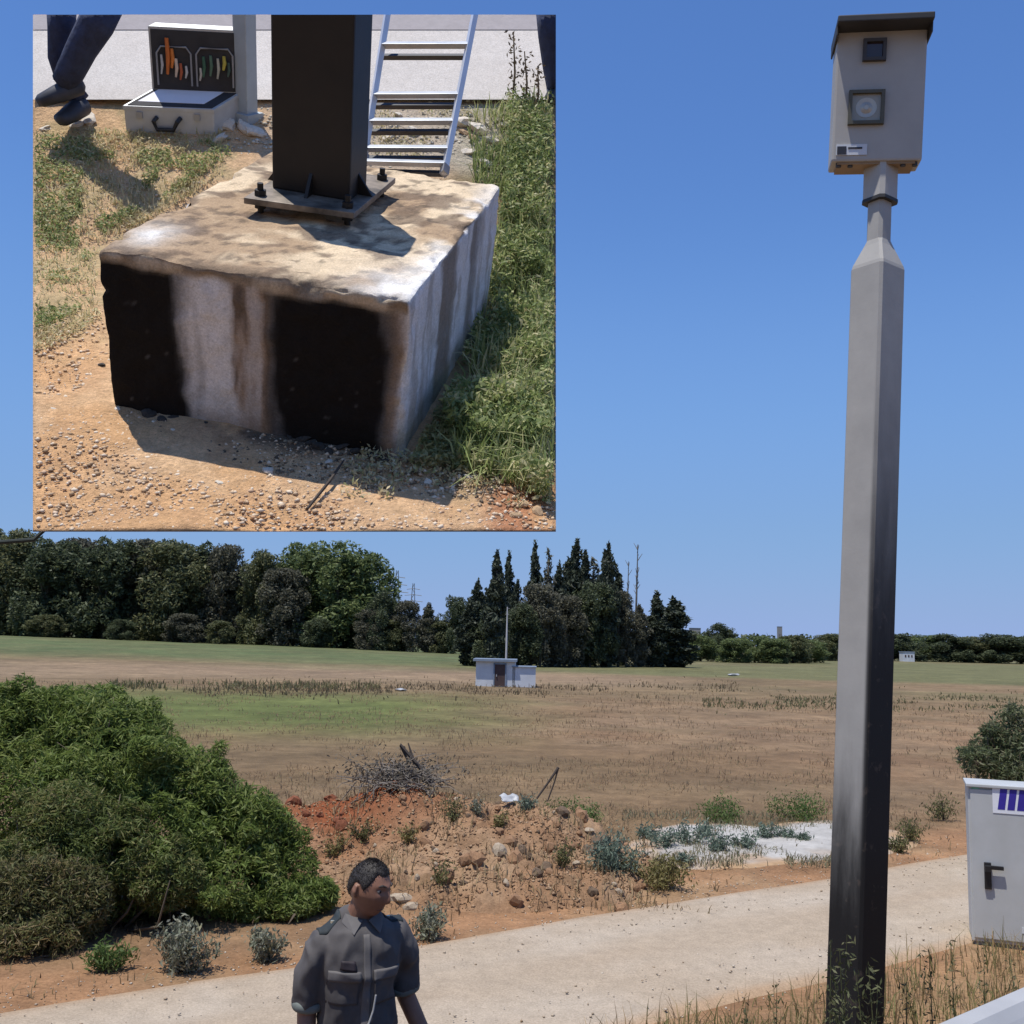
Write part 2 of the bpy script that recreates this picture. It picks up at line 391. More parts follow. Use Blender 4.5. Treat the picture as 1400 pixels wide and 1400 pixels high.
n = fbm(V[:, :2] * 1.5, 75, 5); c = np.repeat(C3(.275, .162, .090), len(V), 0)
c = blend(c, sstep(.45, .65, n), C3(.315, .205, .122)); c = blend(c, sstep(.55, .75, fbm(V[:, :2] * 3, 77, 4)) * .5, C3(.185, .12, .068))
redm = np.exp(-(((V[:, 0] + 1.9) / 1.1) ** 2 + ((V[:, 1] - 13.6) / .9) ** 2))
c = blend(c, np.clip(redm * 1.3, 0, .95), C3(.235, .075, .032))
moundmat = attrmat('mound_soil', 4, .3, .95, .8, .05, 9, fine=40.0)
mound = kind(link('soil_mound', npmesh('soil_mound', V, Fq, True, c), moundmat), 'structure')
clodmats = [plain('clod_ochre', (.30, .17, .09), (.21, .12, .065), 5, .95, 0, .5), plain('clod_red', (.235, .08, .036), (.17, .06, .03), 5, .95, 0, .5),
            plain('clod_dark', (.16, .105, .065), (.10, .07, .045), 5, .95, 0, .5), plain('clod_pale', (.42, .34, .25), (.3, .24, .17), 5, .95, 0, .5)]
clods = []
for k in range(8):
    me = rock_mesh('clod', 100 + k, 1, 2, .45, .75); me.materials.append(clodmats[k % 4]); clods.append(me)
rg = np.random.default_rng(5)
cnt = 0
while cnt < 285:
    x, y = rg.uniform(-3.2, 2.3), rg.uniform(10.8, 14.2)
    h = float(mound_h(np.array([x]), np.array([y]))[0])
    if h < .04 and rg.random() > .25: continue
    red = math.exp(-(((x + 1.9) / 1.1) ** 2 + ((y - 13.6) / .9) ** 2)) > .45
    kk = rg.choice([1, 5]) if red else rg.choice([0, 4, 2, 6, 3, 0, 4])
    s = .022 + .085 * rg.random() ** 3.2
    o = link('clod', clods[kk], None, mound, (x, y, max(h, -.02) + float(ground_z(x, y)) + s * .25)); o.scale = (s, s, s)
    o.rotation_euler = tuple(rg.uniform(0, 6.28, 3)); cnt += 1

def ocopebbles(name, B, s, mat, rng, mwm=None):
    a = rng.uniform(0, 6.28, len(B)); k = rng.uniform(.55, 1.2, (len(B), 6, 3)) * octv * s[:, None, None] * np.array([1, .8, .65]); ca, sa_ = np.cos(a)[:, None], np.sin(a)[:, None]
    k = np.stack([k[..., 0] * ca - k[..., 1] * sa_, k[..., 0] * sa_ + k[..., 1] * ca, k[..., 2]], -1); V = (k + B[:, None]).reshape(-1, 3)
    return npmesh(name, V, (np.arange(len(B))[:, None, None] * 6 + octf).reshape(-1, 3))
M_CRUMB = leafmat('soil_crumbs', [(.16, .098, .058), (.27, .165, .095), (.36, .25, .155), (.22, .115, .06)], 0.0, .95)
x = rg.uniform(-3.6, 2.5, 15000); y = rg.uniform(10.7, 14.6, 15000); hh_ = mound_h(x, y); k = ((hh_ > .0) | (rg.random(15000) > .92)) & (fbm(np.stack([x * 1.8, y * 1.8], -1), 79, 3) > .42); x, y, hh_ = x[k], y[k], hh_[k]
kind(link('soil_crumbs', ocopebbles('soil_crumbs', np.stack([x, y, np.maximum(hh_, 0) + ground_z(x, y) + .004], -1), .008 + .026 * rg.random(len(x)) ** 2.5, M_CRUMB, rg), M_CRUMB), 'stuff')
# loose stones along the track and its verges
M_GRIT = leafmat('track_stones', [(.32, .24, .165), (.42, .35, .265), (.50, .44, .36), (.26, .18, .11)], 0.0, .95)
S_ = rg.uniform(-8, 26, 9000); Wt = np.where(rg.random(9000) < .55, rg.uniform(5.7, 8.3, 9000), 8.3 + np.abs(rg.normal(0, .5, 9000))); x = S_ * DR[0] + Wt * DN[0]; y = S_ * DR[1] + Wt * DN[1]
kind(link('track_stones', ocopebbles('track_stones', np.stack([x, y, np.where((Wt > 5.85) & (Wt < 8.2), .05, ground_z(x, y) + .004)], -1), .004 + .016 * rg.random(9000) ** 3, M_GRIT, rg), M_GRIT), 'stuff')

# ------------------------------------------------------------------ foliage materials
M_GREEN = leafmat('bush_leaf_green', [(0.078, 0.114, 0.030), (0.138, 0.197, 0.045), (0.192, 0.250, 0.064), (0.265, 0.300, 0.107)], 0.45)
M_OLIVE = leafmat('bush_leaf_olive', [(0.069, 0.098, 0.031), (0.121, 0.161, 0.046), (0.172, 0.201, 0.066), (0.247, 0.218, 0.099)], 0.42)
M_BROWN = leafmat('bush_leaf_dry', [(0.086, 0.076, 0.040), (0.127, 0.149, 0.053), (0.178, 0.172, 0.073), (0.287, 0.218, 0.116)], 0.42)
M_SILVER = leafmat('weed_silver', [(.12, .14, .09), (.19, .205, .15), (.25, .25, .19), (.22, .21, .12)], .25)
M_BLUEGR = leafmat('weed_bluegreen', [(0.094, 0.131, 0.098), (0.156, 0.206, 0.156), (0.231, 0.275, 0.206)], 0.35)
M_YELGR = leafmat('weed_yellowgreen', [(.11, .10, .035), (.19, .17, .06), (.24, .20, .09)], .25)
M_FRESH = leafmat('weed_fresh', [(0.058, 0.098, 0.026), (0.111, 0.176, 0.046), (0.169, 0.221, 0.078)], 0.4)
M_TREE = [leafmat('tree_leaf_dark', [(0.049, 0.062, 0.039), (0.086, 0.109, 0.058), (0.135, 0.156, 0.078)], 0.35),
          leafmat('tree_leaf_olive', [(0.068, 0.082, 0.043), (0.120, 0.137, 0.066), (0.198, 0.191, 0.090)], 0.35),
          leafmat('tree_leaf_green', [(0.066, 0.095, 0.040), (0.133, 0.174, 0.065), (0.210, 0.246, 0.100)], 0.35),
          leafmat('tree_leaf_brown', [(0.065, 0.069, 0.055), (0.120, 0.117, 0.085), (0.162, 0.157, 0.101)], 0.35),
          leafmat('tree_leaf_cypress', [(0.034, 0.043, 0.034), (0.056, 0.070, 0.047), (0.090, 0.105, 0.066)], 0.25)]
M_STEM = plain('stem_bark', (.13, .10, .07), (.07, .055, .04), 6, .9)
M_TRUNK = plain('trunk_bark', (.16, .13, .10), (.07, .06, .05), 3, .9, 0, .4)
M_STRAW = leafmat('dry_grass', [(.17, .11, .062), (.25, .17, .095), (.33, .25, .14), (.21, .175, .085)], .3, .7)
M_STUB = leafmat('field_stubble', [(.22, .14, .085), (.28, .19, .115), (.36, .26, .16), (.24, .20, .11)], .5, .8)
M_TALL = leafmat('tall_dead_grass', [(0.144, 0.100, 0.060), (0.206, 0.150, 0.090), (0.188, 0.163, 0.088)], 0.5)
M_VERGE = leafmat('verge_grass', [(.30, .20, .10), (.38, .28, .15), (.21, .19, .075), (.13, .15, .05)], .35, .7)

def lobe_pts(rng, lobes, n, inner=.55):
    vol = np.array([l[3] * l[4] * l[5] for l in lobes]) ** .75
    k = rng.choice(len(lobes), n * 2, p=vol / vol.sum()); L = np.array(lobes)[k]
    v = rng.normal(size=(n * 2, 3)); v /= np.linalg.norm(v, axis=1)[:, None]
    r = inner + (1.08 - inner) * rng.random(n * 2) ** .55
    P = L[:, :3] + v * r[:, None] * L[:, 3:6]
    return P
def bush(name, label, cat, lobes, n, leafL, mat, seed, nst=16, group=None, clump=.42, freq=2.6):
    rng = np.random.default_rng(seed); lobes = [tuple(l) for l in lobes]; big = lobes; lobes = [(*l[:3], l[3] * .86, l[4] * .86, l[5] * .86) for l in big]
    for l in big:                                        # knobbly outline: small sprays standing proud of each lobe
        for k in range(9):
            v = unit(rng.normal(size=3) + np.array([0, -.2, .35])); q = rng.uniform(.78, 1.05); s = rng.uniform(.12, .26)
            lobes.append((l[0] + v[0] * l[3] * q, l[1] + v[1] * l[4] * q, l[2] + v[2] * l[5] * q, l[3] * s, l[4] * s, l[5] * s * rng.uniform(.8, 1.5)))
    ctr = np.mean([l[:3] for l in lobes], 0); base = np.array([ctr[0], ctr[1], float(ground_z(ctr[0], ctr[1]))])
    P = lobe_pts(rng, lobes, n)
    P = P + .10 * rng.normal(size=P.shape) * np.mean([l[3] for l in lobes]) * .5
    keep = (fbm(P * freq, seed, 3) > clump - .16 * rng.random(len(P))) & (P[:, 2] > ground_z(P[:, 0], P[:, 1]) + .02)
    P = P[keep][:n]
    V, Fq = leaves(rng, P - base, leafL * rng.uniform(.45, 1.7, len(P)), leafL * rng.uniform(.12, .30, len(P)), .35, None, .7)
    r = root(name, base); tag(r, label, cat, group)
    link('foliage', npmesh('foliage', V, Fq), mat, r)
    mb = MB()
    for k in range(nst):
        l = lobes[rng.integers(len(lobes))]; e = np.array(l[:3]) + rng.normal(size=3) * np.array(l[3:6]) * .5 - base
        s = np.array([e[0] * .35 + rng.normal() * .08, e[1] * .35 + rng.normal() * .08, -.03]); m = (s + e) / 2 + rng.normal(size=3) * .08
        mb.tube([s, m, e], [.018, .012, .004], 5)
    for k in range(nst):                                  # bare twigs sticking out
        l = big[rng.integers(len(big))]; v = unit(rng.normal(size=3) + np.array([0, -.4, .5])); e = np.array(l[:3]) + v * np.array(l[3:6]) * rng.uniform(1.0, 1.14) - base; s = e - v * rng.uniform(.15, .4); mb.tube([s, (s + e) / 2 + rng.normal(size=3) * .02, e], [.006, .004, .002], 4)
    kind(mb.build('stems', M_STEM, r, smooth=True), 'stuff')
    return r
def LB(px, py, rx, ry, d):
    c = at(px, py, d); return (c[0], c[1], c[2], rx / 1400 * d, rx / 1400 * d * .9, ry / 1400 * d)
bush('leafy_bush', 'large bright green bush beside the track at the left edge', 'bush',
     [LB(60, 1005, 80, 68, 10.9), (*LB(140, 1003, 70, 64, 10.7),), LB(-25, 995, 85, 66, 10.9), LB(100, 990, 78, 58, 11.0), LB(185, 1020, 62, 58, 10.7), LB(262, 1078, 66, 62, 10.5), LB(330, 1128, 66, 60, 10.4), LB(160, 1055, 90, 70, 10.3), LB(20, 1090, 90, 85, 10.3), LB(110, 1095, 90, 78, 10.2), LB(215, 1062, 62, 58, 10.5),
      LB(290, 1110, 66, 62, 10.5), LB(215, 1150, 90, 70, 10.0), LB(355, 1150, 62, 58, 10.5), LB(310, 1205, 85, 55, 10.0), LB(392, 1195, 48, 55, 10.4), LB(170, 1210, 90, 60, 9.8)],
     135000, .038, M_GREEN, 201, 40)
bush('olive_bush', 'olive scrub bush growing in front of the large green bush', 'bush',
     [LB(150, 1165, 75, 60, 9.5), LB(95, 1120, 70, 55, 9.6), LB(225, 1200, 60, 48, 9.5), LB(60, 1180, 60, 60, 9.4)], 38000, .032, M_OLIVE, 202, 18)
bush('dry_bush', 'brownish half dry bush at the left edge, nearest the track', 'bush',
     [LB(25, 1235, 75, 70, 8.9), LB(95, 1235, 62, 62, 9.0), LB(40, 1285, 80, 42, 8.7), LB(-40, 1260, 60, 80, 8.7)], 42000, .030, M_BROWN, 203, 22)
bush('leafy_bush', 'low green shrub at the right foot of the large green bush', 'bush',
     [LB(390, 1235, 52, 26, 10.0), LB(335, 1248, 40, 22, 9.9), LB(435, 1225, 30, 26, 10.2)], 10000, .034, M_GREEN, 204, 10)
bush('leafy_bush', 'grey green bush behind the metal cabinet at the right edge', 'bush',
     [LB(1365, 1035, 45, 45, 12.6), LB(1400, 1010, 55, 50, 12.8), LB(1335, 1042, 26, 24, 12.4), LB(1390, 1080, 60, 50, 12.4)], 9000, .045,
     leafmat('bush_leaf_greygreen', [(0.068, 0.090, 0.045), (0.128, 0.158, 0.075), (0.210, 0.210, 0.128)], 0.4), 205, 22, None, .5, 3.0)

def weed(name, label, px, py, hpx, wpx, mat, seed, n=900, leafL=.028, group=None, up=.9, stems=14):
    rng = np.random.default_rng(seed); p = gz(px, py); p[2] = max(float(ground_z(p[0], p[1])), 0)
    if -4 < p[0] < 2.8 and 10.4 < p[1] < 15.6: p[2] += max(0, float(mound_h(p[0], p[1])))
    dd = np.linalg.norm(p - CAM); H = hpx / 1400 * dd; R = wpx / 1400 * dd
    r = root(name, p); tag(r, label, 'weed', group)
    mb = MB(); C = []
    for k in range(stems):
        a = rng.uniform(0, 6.28); q = R * rng.random() ** .6; h = H * rng.uniform(.6, 1.05) * (1 - .3 * q / R)
        e = np.array([math.cos(a) * q, math.sin(a) * q, h]); s = e * np.array([.25, .25, 0]); m = (s + e) / 2 * np.array([1, 1, 1.05])
        mb.tube([s, m, e], [.006, .004, .0015], 4, False)
        t = rng.random(n // stems) ** .7; C.append(s + (e - s) * t[:, None] + rng.normal(size=(len(t), 3)) * (.12 * R + .01))
    C = np.concatenate(C); C = C[C[:, 2] > .005]
    mb.build('stems', M_STEM, r)
    V, Fq = leaves(rng, C, leafL * rng.uniform(.6, 1.4, len(C)), leafL * rng.uniform(.2, .4, len(C)), up)
    link('foliage', npmesh('foliage', V, Fq), mat, r); return r
weed('silver_weed', 'round silvery weed at the edge of the track below the green bush', 245, 1328, 58, 44, M_SILVER, 301, 1800)
weed('silver_weed', 'small silvery weed between the round weed and the walking man', 362, 1312, 40, 26, M_SILVER, 302, 900)
weed('silver_weed', 'pale dry weed just right of the man shoulder', 585, 1286, 46, 28, M_SILVER, 303, 1000)
weed('green_weed', 'low green weed below the dry bush at the left', 150, 1325, 36, 26, M_FRESH, 304, 700)
weed('blue_green_weed', 'tall blue green weed at the right end of the soil mound', 838, 1212, 78, 40, M_BLUEGR, 305, 2400)
weed('yellow_weed', 'low yellowish weed beside the tall blue green weed', 900, 1215, 42, 46, M_YELGR, 306, 1900)
weed('blue_green_weed', 'small dark clump on the red verge in front of the mound', 742, 1224, 26, 12, M_BLUEGR, 307, 420)
weed('green_weed', 'bright green weed patch behind the right end of the mound', 795, 1132, 34, 52, M_FRESH, 308, 2200)
weed('green_weed', 'green weed at the field edge behind the white sand', 985, 1125, 34, 36, M_FRESH, 309, 1200)
weed('green_weed', 'green weed at the field edge left of the camera pole', 1095, 1122, 34, 44, M_FRESH, 310, 1500)
sw = [(905, 1160, 30), (940, 1158, 34), (968, 1150, 30), (985, 1168, 26), (1020, 1163, 30), (1045, 1150, 24), (1075, 1150, 18), (1098, 1155, 14), (935, 1185, 16), (890, 1150, 24)]
for k, (x, y, s) in enumerate(sorted(sw)):
    weed('grey_green_weed', f'low grey green weed on the white sand, {ORD[k]} from the left', x, y, s, s * .75, M_BLUEGR, 320 + k, 500, .03, 'weeds on the white sand', .4, 9)
for k, (x, y, s) in enumerate([(1245, 1150, 26), (1290, 1120, 34), (1225, 1165, 18)]):
    weed('dry_weed', ['brown dry weed right of the camera pole beside the sand', 'larger brown dry weed behind the track, left of the cabinet', 'smallest dry weed just right of the camera pole'][k], x, y, s, s * .8, M_BROWN, 335 + k, 500, .03)

# twig heap, sticks and litter on the mound
def onmound(px, py, guess=13.2):
    r = ray(px, py); t = 9.0
    while t < 18:
        p = CAM + r * t; h = float(ground_z(p[0], p[1])) + max(-.05, float(mound_h(np.array([p[0]]), np.array([p[1]]))[0]))
        if p[2] < h: return p
        t += .02
    return CAM + r * guess
rg = np.random.default_rng(77)
p = onmound(545, 1072); r = root('twig_heap', p); tag(r, 'heap of grey dead twigs on top of the soil mound', 'brush')
M_TWIG = plain('dead_twig', (.20, .175, .15), (.10, .085, .07), 4, .9)
mb = MB()
for k in range(260):
    a = rg.uniform(0, 6.28); q = rg.random() ** .6
    s = np.array([math.cos(a) * q * .62, math.sin(a) * q * .45, .02 + .30 * rg.random() * (1 - q)])
    dv = rg.normal(size=3) * np.array([.26, .26, .15]); mb.tube([s, s + dv * .5 + rg.normal(size=3) * .03, s + dv], [.009, .006, .002], 4, False)
mb.build('twigs', M_TWIG, r)
mb = MB(); mb.tube([(.12, 0, .28), (.0, 0, .50), (.28, .0, .20)], [.018, .022, .03], 6); mb.tube([(.18, 0, .32), (.13, .02, .44), (.10, .03, .52)], [.02, .014, .008], 6); mb.build('branch', plain('dark_branch', (.07, .055, .045), None, 5, .9), r)
C = rg.normal(size=(1100, 3)) * np.array([.38, .26, .12]) + np.array([0, 0, .14]); C = C[C[:, 2] > 0]
V, Fq = leaves(rg, C, .03, .010, .2); link('dry_leaves', npmesh('dry_leaves', V, Fq), leafmat('dead_leaf', [(.09, .08, .06), (.16, .14, .11), (.13, .11, .08)], .2), r)
p = onmound(738, 1092); mb = MB(); mb.tube([(-.04, 0, 0), (.10, 0, .20), (.235, 0, .40)], [.013, .015, .02], 6); mb.tube([(.10, 0, -.03), (.18, 0, .2), (.235, 0, .40)], [.010, .011, .012], 6)
tag(mb.build('broken_stick', plain('dark_branch', (.07, .055, .045)), None, p), 'broken dark stick bent in a V, standing at the right of the mound', 'stick')
p = onmound(695, 1100); mb = MB()
V = rg.normal(size=(9, 3)); g = np.linspace(0, 1, 9)
gx, gy = np.meshgrid(g, g, indexing='ij'); Z = .09 * fbm(np.stack([gx * 4, gy * 4], -1), 4, 3)
V = np.stack([(gx - .5) * .24, (gy - .5) * .16, Z + .05], -1).reshape(-1, 3); i, j = np.meshgrid(np.arange(8), np.arange(8), indexing='ij')
me = npmesh('plastic_scrap', V, np.stack([i * 9 + j, (i + 1) * 9 + j, (i + 1) * 9 + j + 1, i * 9 + j + 1], -1).reshape(-1, 4), True)
o = link('plastic_scrap', me, plain('white_plastic', (.42, .43, .44), (.3, .31, .33), 5, .5), None, p + np.array([0, 0, .01])); o.rotation_euler = (.5, 0, .3)
md = o.modifiers.new('thickness', 'SOLIDIFY'); md.thickness = .004
tag(o, 'crumpled white plastic scrap lying on the soil mound', 'litter')
for k, (x, y, s) in enumerate([(545, 1228, .10), (562, 1240, .07), (805, 1135, .05)]):
    p = onmound(x, y); me = rock_mesh('pale_stone', 150 + k, 1, 2, .35, .6); me.materials.append(clodmats[3])
    o = link('pale_stone', me, None, mound, p); o.scale = (s * 1.3, s, s)

# ------------------------------------------------------------------ grass scattered as ground cover
rg = np.random.default_rng(15)
def scatter(n, d0, d1, a0, a1, pw=1.0):
    d = d0 * (d1 / d0) ** (rg.random(n) ** pw); a = np.radians(rg.uniform(a0, a1, n)); return d * np.sin(a), d * np.cos(a)
x, y = scatter(60000, 11, 60, -32, 32)
k = (wco(x, y) > 9.4 + .8 * rg.random(len(x))) & ~((x > -3.8) & (x < 2.4) & (y > 10.6) & (y < 14.6)) & (fbm(np.stack([x * .8, y * .8], -1), 88, 3) > .46 + .1 * rg.random(len(x)))
x, y = x[k], y[k]; dd = np.hypot(x, y)
V, Fq = blades(rg, np.stack([x, y, ground_z(x, y) - .01], -1), rg.uniform(.03, .12, len(x)) * (1 + dd / 70), .004 + dd * .00018, 1.5)
kind(link('stubble_grass', npmesh('stubble_grass', V, Fq), M_STUB), 'stuff')
def tallgrass(name, n, px0, px1, py0, py1, h, mat, w=.03):
    px = rg.uniform(px0, px1, n); py = (py0 + py1) / 2 + np.clip(rg.normal(0, .33, n), -1, 1) * (py1 - py0) * .55; P = np.array([gz(a, b) for a, b in zip(px, py)])
    m = fbm(np.stack([P[:, 0] * .25, P[:, 1] * .25], -1), 91, 3) > .47; P = P[m]; P[:, 2] = ground_z(P[:, 0], P[:, 1])
    V, Fq = blades(rg, P, rg.uniform(.3, 1.0, len(P)) * h, w, .9); return kind(link(name, npmesh(name, V, Fq), mat), 'stuff')
tallgrass('tall_dry_grass', 3000, 250, 1010, 926, 962, .30, M_TALL)
tallgrass('tall_dry_grass', 2600, 960, 1400, 940, 978, .24, leafmat('tall_green_grass', [(.13, .12, .058), (.19, .165, .085), (.15, .155, .070)], .4))
tallgrass('tall_dry_grass', 1500, 150, 520, 933, 948, .45, leafmat('tall_green_grass', [(.10, .095, .045)]))
# verge beyond the track
x, y = scatter(9000, 7.5, 22, -32, 34); w_ = wco(x, y); k = (w_ > 8.4) & (w_ < 10.4) & (fbm(np.stack([x * 1.2, y * 1.2], -1), 95, 3) > .47)
x, y = x[k], y[k]; V, Fq = blades(rg, np.stack([x, y, ground_z(x, y) - .01], -1), rg.uniform(.03, .12, len(x)), .006, .8)
kind(link('verge_grass', npmesh('verge_grass', V, Fq), M_STRAW), 'stuff')
# long grass on the near embankment round the pole and cabinet
x, y = scatter(34000, 3.2, 16, 4, 36); w_ = wco(x, y)
k = (w_ > 2.1) & (w_ < 5.85 - .5 * rg.random(len(x))) & (fbm(np.stack([x * 1.5, y * 1.5], -1), 97, 3) > .46)
x, y = x[k], y[k]; V, Fq = blades(rg, np.stack([x, y, ground_z(x, y) - .01], -1), rg.uniform(.05, .30, len(x)) * (.6 + .8 * fbm(np.stack([x, y], -1), 99, 3)), .004, .6)
kind(link('embankment_grass', npmesh('embankment_grass', V, Fq), M_VERGE), 'stuff')
# tall wild stalks at the foot of the pole
M_STALK = leafmat('wild_stalk', [(.06, .07, .03), (.11, .12, .055), (.17, .15, .08)], .25)
def stalk(label, px, top, dpt, seed, lean=.05):
    rng = np.random.default_rng(seed); t = at(px, top, dpt); b = np.array([t[0] + rng.normal() * lean, t[1] + rng.normal() * lean, float(ground_z(t[0], t[1]))])
    r = root('wild_stalk', b); tag(r, label, 'weed', 'wild stalks by the pole'); e = t - b; mb = MB(); mb.tube([(0, 0, -.02), e * .5 + rng.normal(size=3) * .012, e], [.005, .004, .0015], 5); mb.build('stem', M_STALK, r)
    q = .3 + .7 * rng.random(95); C = np.outer(q, e) + rng.normal(size=(95, 3)) * .020
    V, Fq = leaves(rng, C, .017 * rng.uniform(.5, 1.3, 95), .005, .7); link('leaves', npmesh('leaves', V, Fq), M_STALK, r)
stk = [(1136, 1285, 4.35), (1148, 1300, 4.3), (1158, 1278, 4.4), (1170, 1330, 4.3), (1187, 1315, 4.35), (1200, 1345, 4.3), (1142, 1345, 4.2), (1062, 1345, 5.6), (1270, 1300, 5.6), (1300, 1285, 6.0), (1240, 1330, 5.2), (1345, 1290, 6.4), (1380, 1310, 6.4), (1020, 1370, 5.8)]
for k, (px, ty, dp) in enumerate(sorted(stk)):
    stalk(f'thin wild stalk in the embankment grass, {ORD[k]} from the left', px, ty, dp, 400 + k)

# ------------------------------------------------------------------ trees
def crown_mesh(name, lobes, n, L, seed, up=0.2, clump=.40, freq=.45):
    rng = np.random.default_rng(seed); P = lobe_pts(rng, lobes, n, .5)
    P = P[fbm(P * freq, seed, 3) > clump - .12 * rng.random(len(P))][:n]
    V, Fq = leaves(rng, P, L * rng.uniform(.5, 1.3, len(P)), L * rng.uniform(.25, .5, len(P)), up, None, .8 if up < 1 else 0); return npmesh(name, V, Fq)
def broad_tree(seed, H, R, mat, n=11000, low=.06):
    rng = np.random.default_rng(seed); r = root('broad_tree'); lobes = []
    for k in range(64):
        z = rng.uniform(low, .93); env = R * (1 - .75 * max(0, (z - .60) / .40) ** 1.6) * (.80 + .20 * min(1, z / .3))
        a = rng.uniform(0, 6.28); q = env * rng.random() ** .5 * .88; s = R * rng.uniform(.13, .34)
        lobes.append((math.cos(a) * q, math.sin(a) * q, z * H, s, s, s * rng.uniform(.9, 1.9) if z < .82 else s * .8))
    link('crown', crown_mesh('crown', lobes, n, .42, seed), mat, r)
    mb = MB(); mb.tube([(0, 0, -.3), (.1, 0, H * .3), (0, .15, H * .75)], [.35, .26, .08], 7)
    for k in range(6):
        l = lobes[k * 3]; mb.tube([(0, 0, H * rng.uniform(.15, .4)), np.array(l[:3]) * np.array([.55, .55, .85]), l[:3]], [.16, .10, .03], 5)
    mb.build('trunk', M_TRUNK, r, smooth=True); return r
def cypress(seed, H, R, n=6500, mat=None, sparse=1.0):
    rng = np.random.default_rng(seed); r = root('cypress_tree'); lobes = []
    for k in range(60):
        z = (k + .5) / 60; env = R * (np.interp(z, [0, .1, .3, .6, .85, 1], [.55, .85, 1, .85, .5, .12])); a = rng.uniform(0, 6.28); q = env * .55 * rng.random()
        lobes.append((math.cos(a) * q, math.sin(a) * q, z * H * .98 + .3, env * rng.uniform(.4, .7), env * rng.uniform(.4, .7), H * rng.uniform(.03, .06)))
    link('crown', crown_mesh('crown', lobes, int(n * sparse), .34, seed, 1.6, .34 + .1 * (1 - sparse), .6), mat or M_TREE[4], r)
    MB().tube([(0, 0, -.3), (0, .05, H * .5), (0, 0, H * .93)], [.28, .18, .04], 7).build('trunk', M_TRUNK, r, smooth=True); return r
def bare_tree(seed, H):
    rng = np.random.default_rng(seed); r = root('bare_tree'); MB().tube([(0, 0, -.3), (.2, .1, H * .5), (.35, 0, H)], [.24, .17, .06], 6).build('trunk', plain('dead_trunk', (.15, .14, .13), None, 3), r); mb = MB()
    for k in range(34):
        z = rng.uniform(.3, .97) * H; a = rng.uniform(0, 6.28); l = rng.uniform(.4, 1.5); s = np.array([.2 * z / H + .1, .05, z]); e = s + np.array([math.cos(a) * l * .6, math.sin(a) * l * .6, l * .7]); mb.tube([s, (s + e) / 2, e], [.07, .05, .03], 4)
    kind(mb.build('branches', plain('dead_trunk', (.15, .14, .13)), r), 'stuff'); return r
PROTO = {'b0': (broad_tree(501, 18, 6, M_TREE[0]), 18, 6), 'b1': (broad_tree(502, 18, 6, M_TREE[1]), 18, 6), 'b2': (broad_tree(503, 18, 6, M_TREE[2]), 18, 6), 'b3': (broad_tree(504, 18, 6, M_TREE[3]), 18, 6),
         'b4': (broad_tree(505, 18, 6, M_TREE[2], 11000, .04), 18, 6), 'c0': (cypress(511, 15, 1.5), 15, 1.5), 'c1': (cypress(512, 15, 1.5), 15, 1.5), 'c2': (cypress(513, 15, 1.9, 7500), 15, 1.9),
         'c3': (cypress(514, 15, 1.5, 2600, M_TREE[3], .6), 15, 1.5), 'd0': (bare_tree(515, 15), 15, 1.2), 'c4': (cypress(516, 15, 2.6, 7000, M_TREE[3]), 15, 2.6)}
used = set(); tr = np.random.default_rng(600)
def place(proto, px, base, top, hw, d, label, cat='tree', group=None, sink=0.0):
    o, H, R = PROTO[proto]
    if proto in used: o = copy_tree(o)
    used.add(proto)
    b = at(px, base, d) if d else gz(px, base)
    dd = (b - CAM) @ FW; z = float(ground_z(b[0], b[1])) - sink; topz = at(px, top, dd)[2]
    o.location = (b[0], b[1], z); s = (topz - z) / (H * 1.0); k = hw / 1400 * dd / R
    o.scale = (k, k, s); o.rotation_euler = (0, 0, tr.uniform(0, 6.28)); tag(o, label, cat, group); return o
grove = [(-25, 720, 52, 'b0', 212), (12, 722, 40, 'b1', 205), (58, 732, 42, 'b0', 200), (100, 733, 40, 'b3', 208), (140, 731, 40, 'b0', 200), (185, 734, 40, 'b3', 205), (228, 736, 42, 'b1', 200), (268, 739, 38, 'b0', 208), (300, 741, 30, 'b3', 203),
         (338, 768, 30, 'b0', 210), (355, 750, 26, 'b1', 200), (385, 775, 30, 'b3', 196), (415, 737, 34, 'b2', 204), (458, 737, 48, 'b4', 200), (492, 752, 36, 'b2', 206)]
for k, (x, t, hw, pr, d) in enumerate(grove):
    place(pr, x, 878, t, hw * 1.32, d, f'tall dark tree in the grove at left, {ORD[k]} counting from the left edge', 'tree', 'grove at left')
back = [(-5, 745, 45), (35, 742, 45), (80, 745, 45), (120, 744, 45), (162, 746, 45), (206, 748, 45), (248, 750, 45), (285, 755, 40), (322, 778, 34), (370, 770, 34), (402, 765, 38), (438, 756, 44), (475, 768, 42)]
for k, (x, t, hw) in enumerate(back):
    place(['b3', 'b0', 'b1'][k % 3], x, 877, t, hw * 1.2, 228, f'dark tree in the rear row of the grove at left, {ORD[k]} from the left edge', 'tree', 'rear row of the grove')
under = [(62, 840, 22), (165, 846, 18), (250, 838, 22), (300, 848, 16), (432, 844, 18), (505, 832, 20)]
for k, (x, t, hw) in enumerate(under):
    place(['b1', 'b0', 'b3'][k % 3], x, 878, t, hw * 1.25, 190, f'low tree at the foot of the grove at left, {ORD[k]} from the left', 'tree', 'undergrowth of the grove')
mid = [(524, 806, 20, 'b0'), (556, 820, 18, 'b3'), (584, 825, 13, 'c4'), (619, 813, 18, 'b0'), (600, 848, 16, 'b1'), (540, 846, 18, 'b1'), (640, 842, 16, 'b0')]
for k, (x, t, hw, pr) in enumerate(sorted(mid)):
    place(pr, x, 884, t, hw * 1.35, 190, f'small dark tree between grove and cypresses, {ORD[k]} from the left', 'tree', 'small trees between the groves')
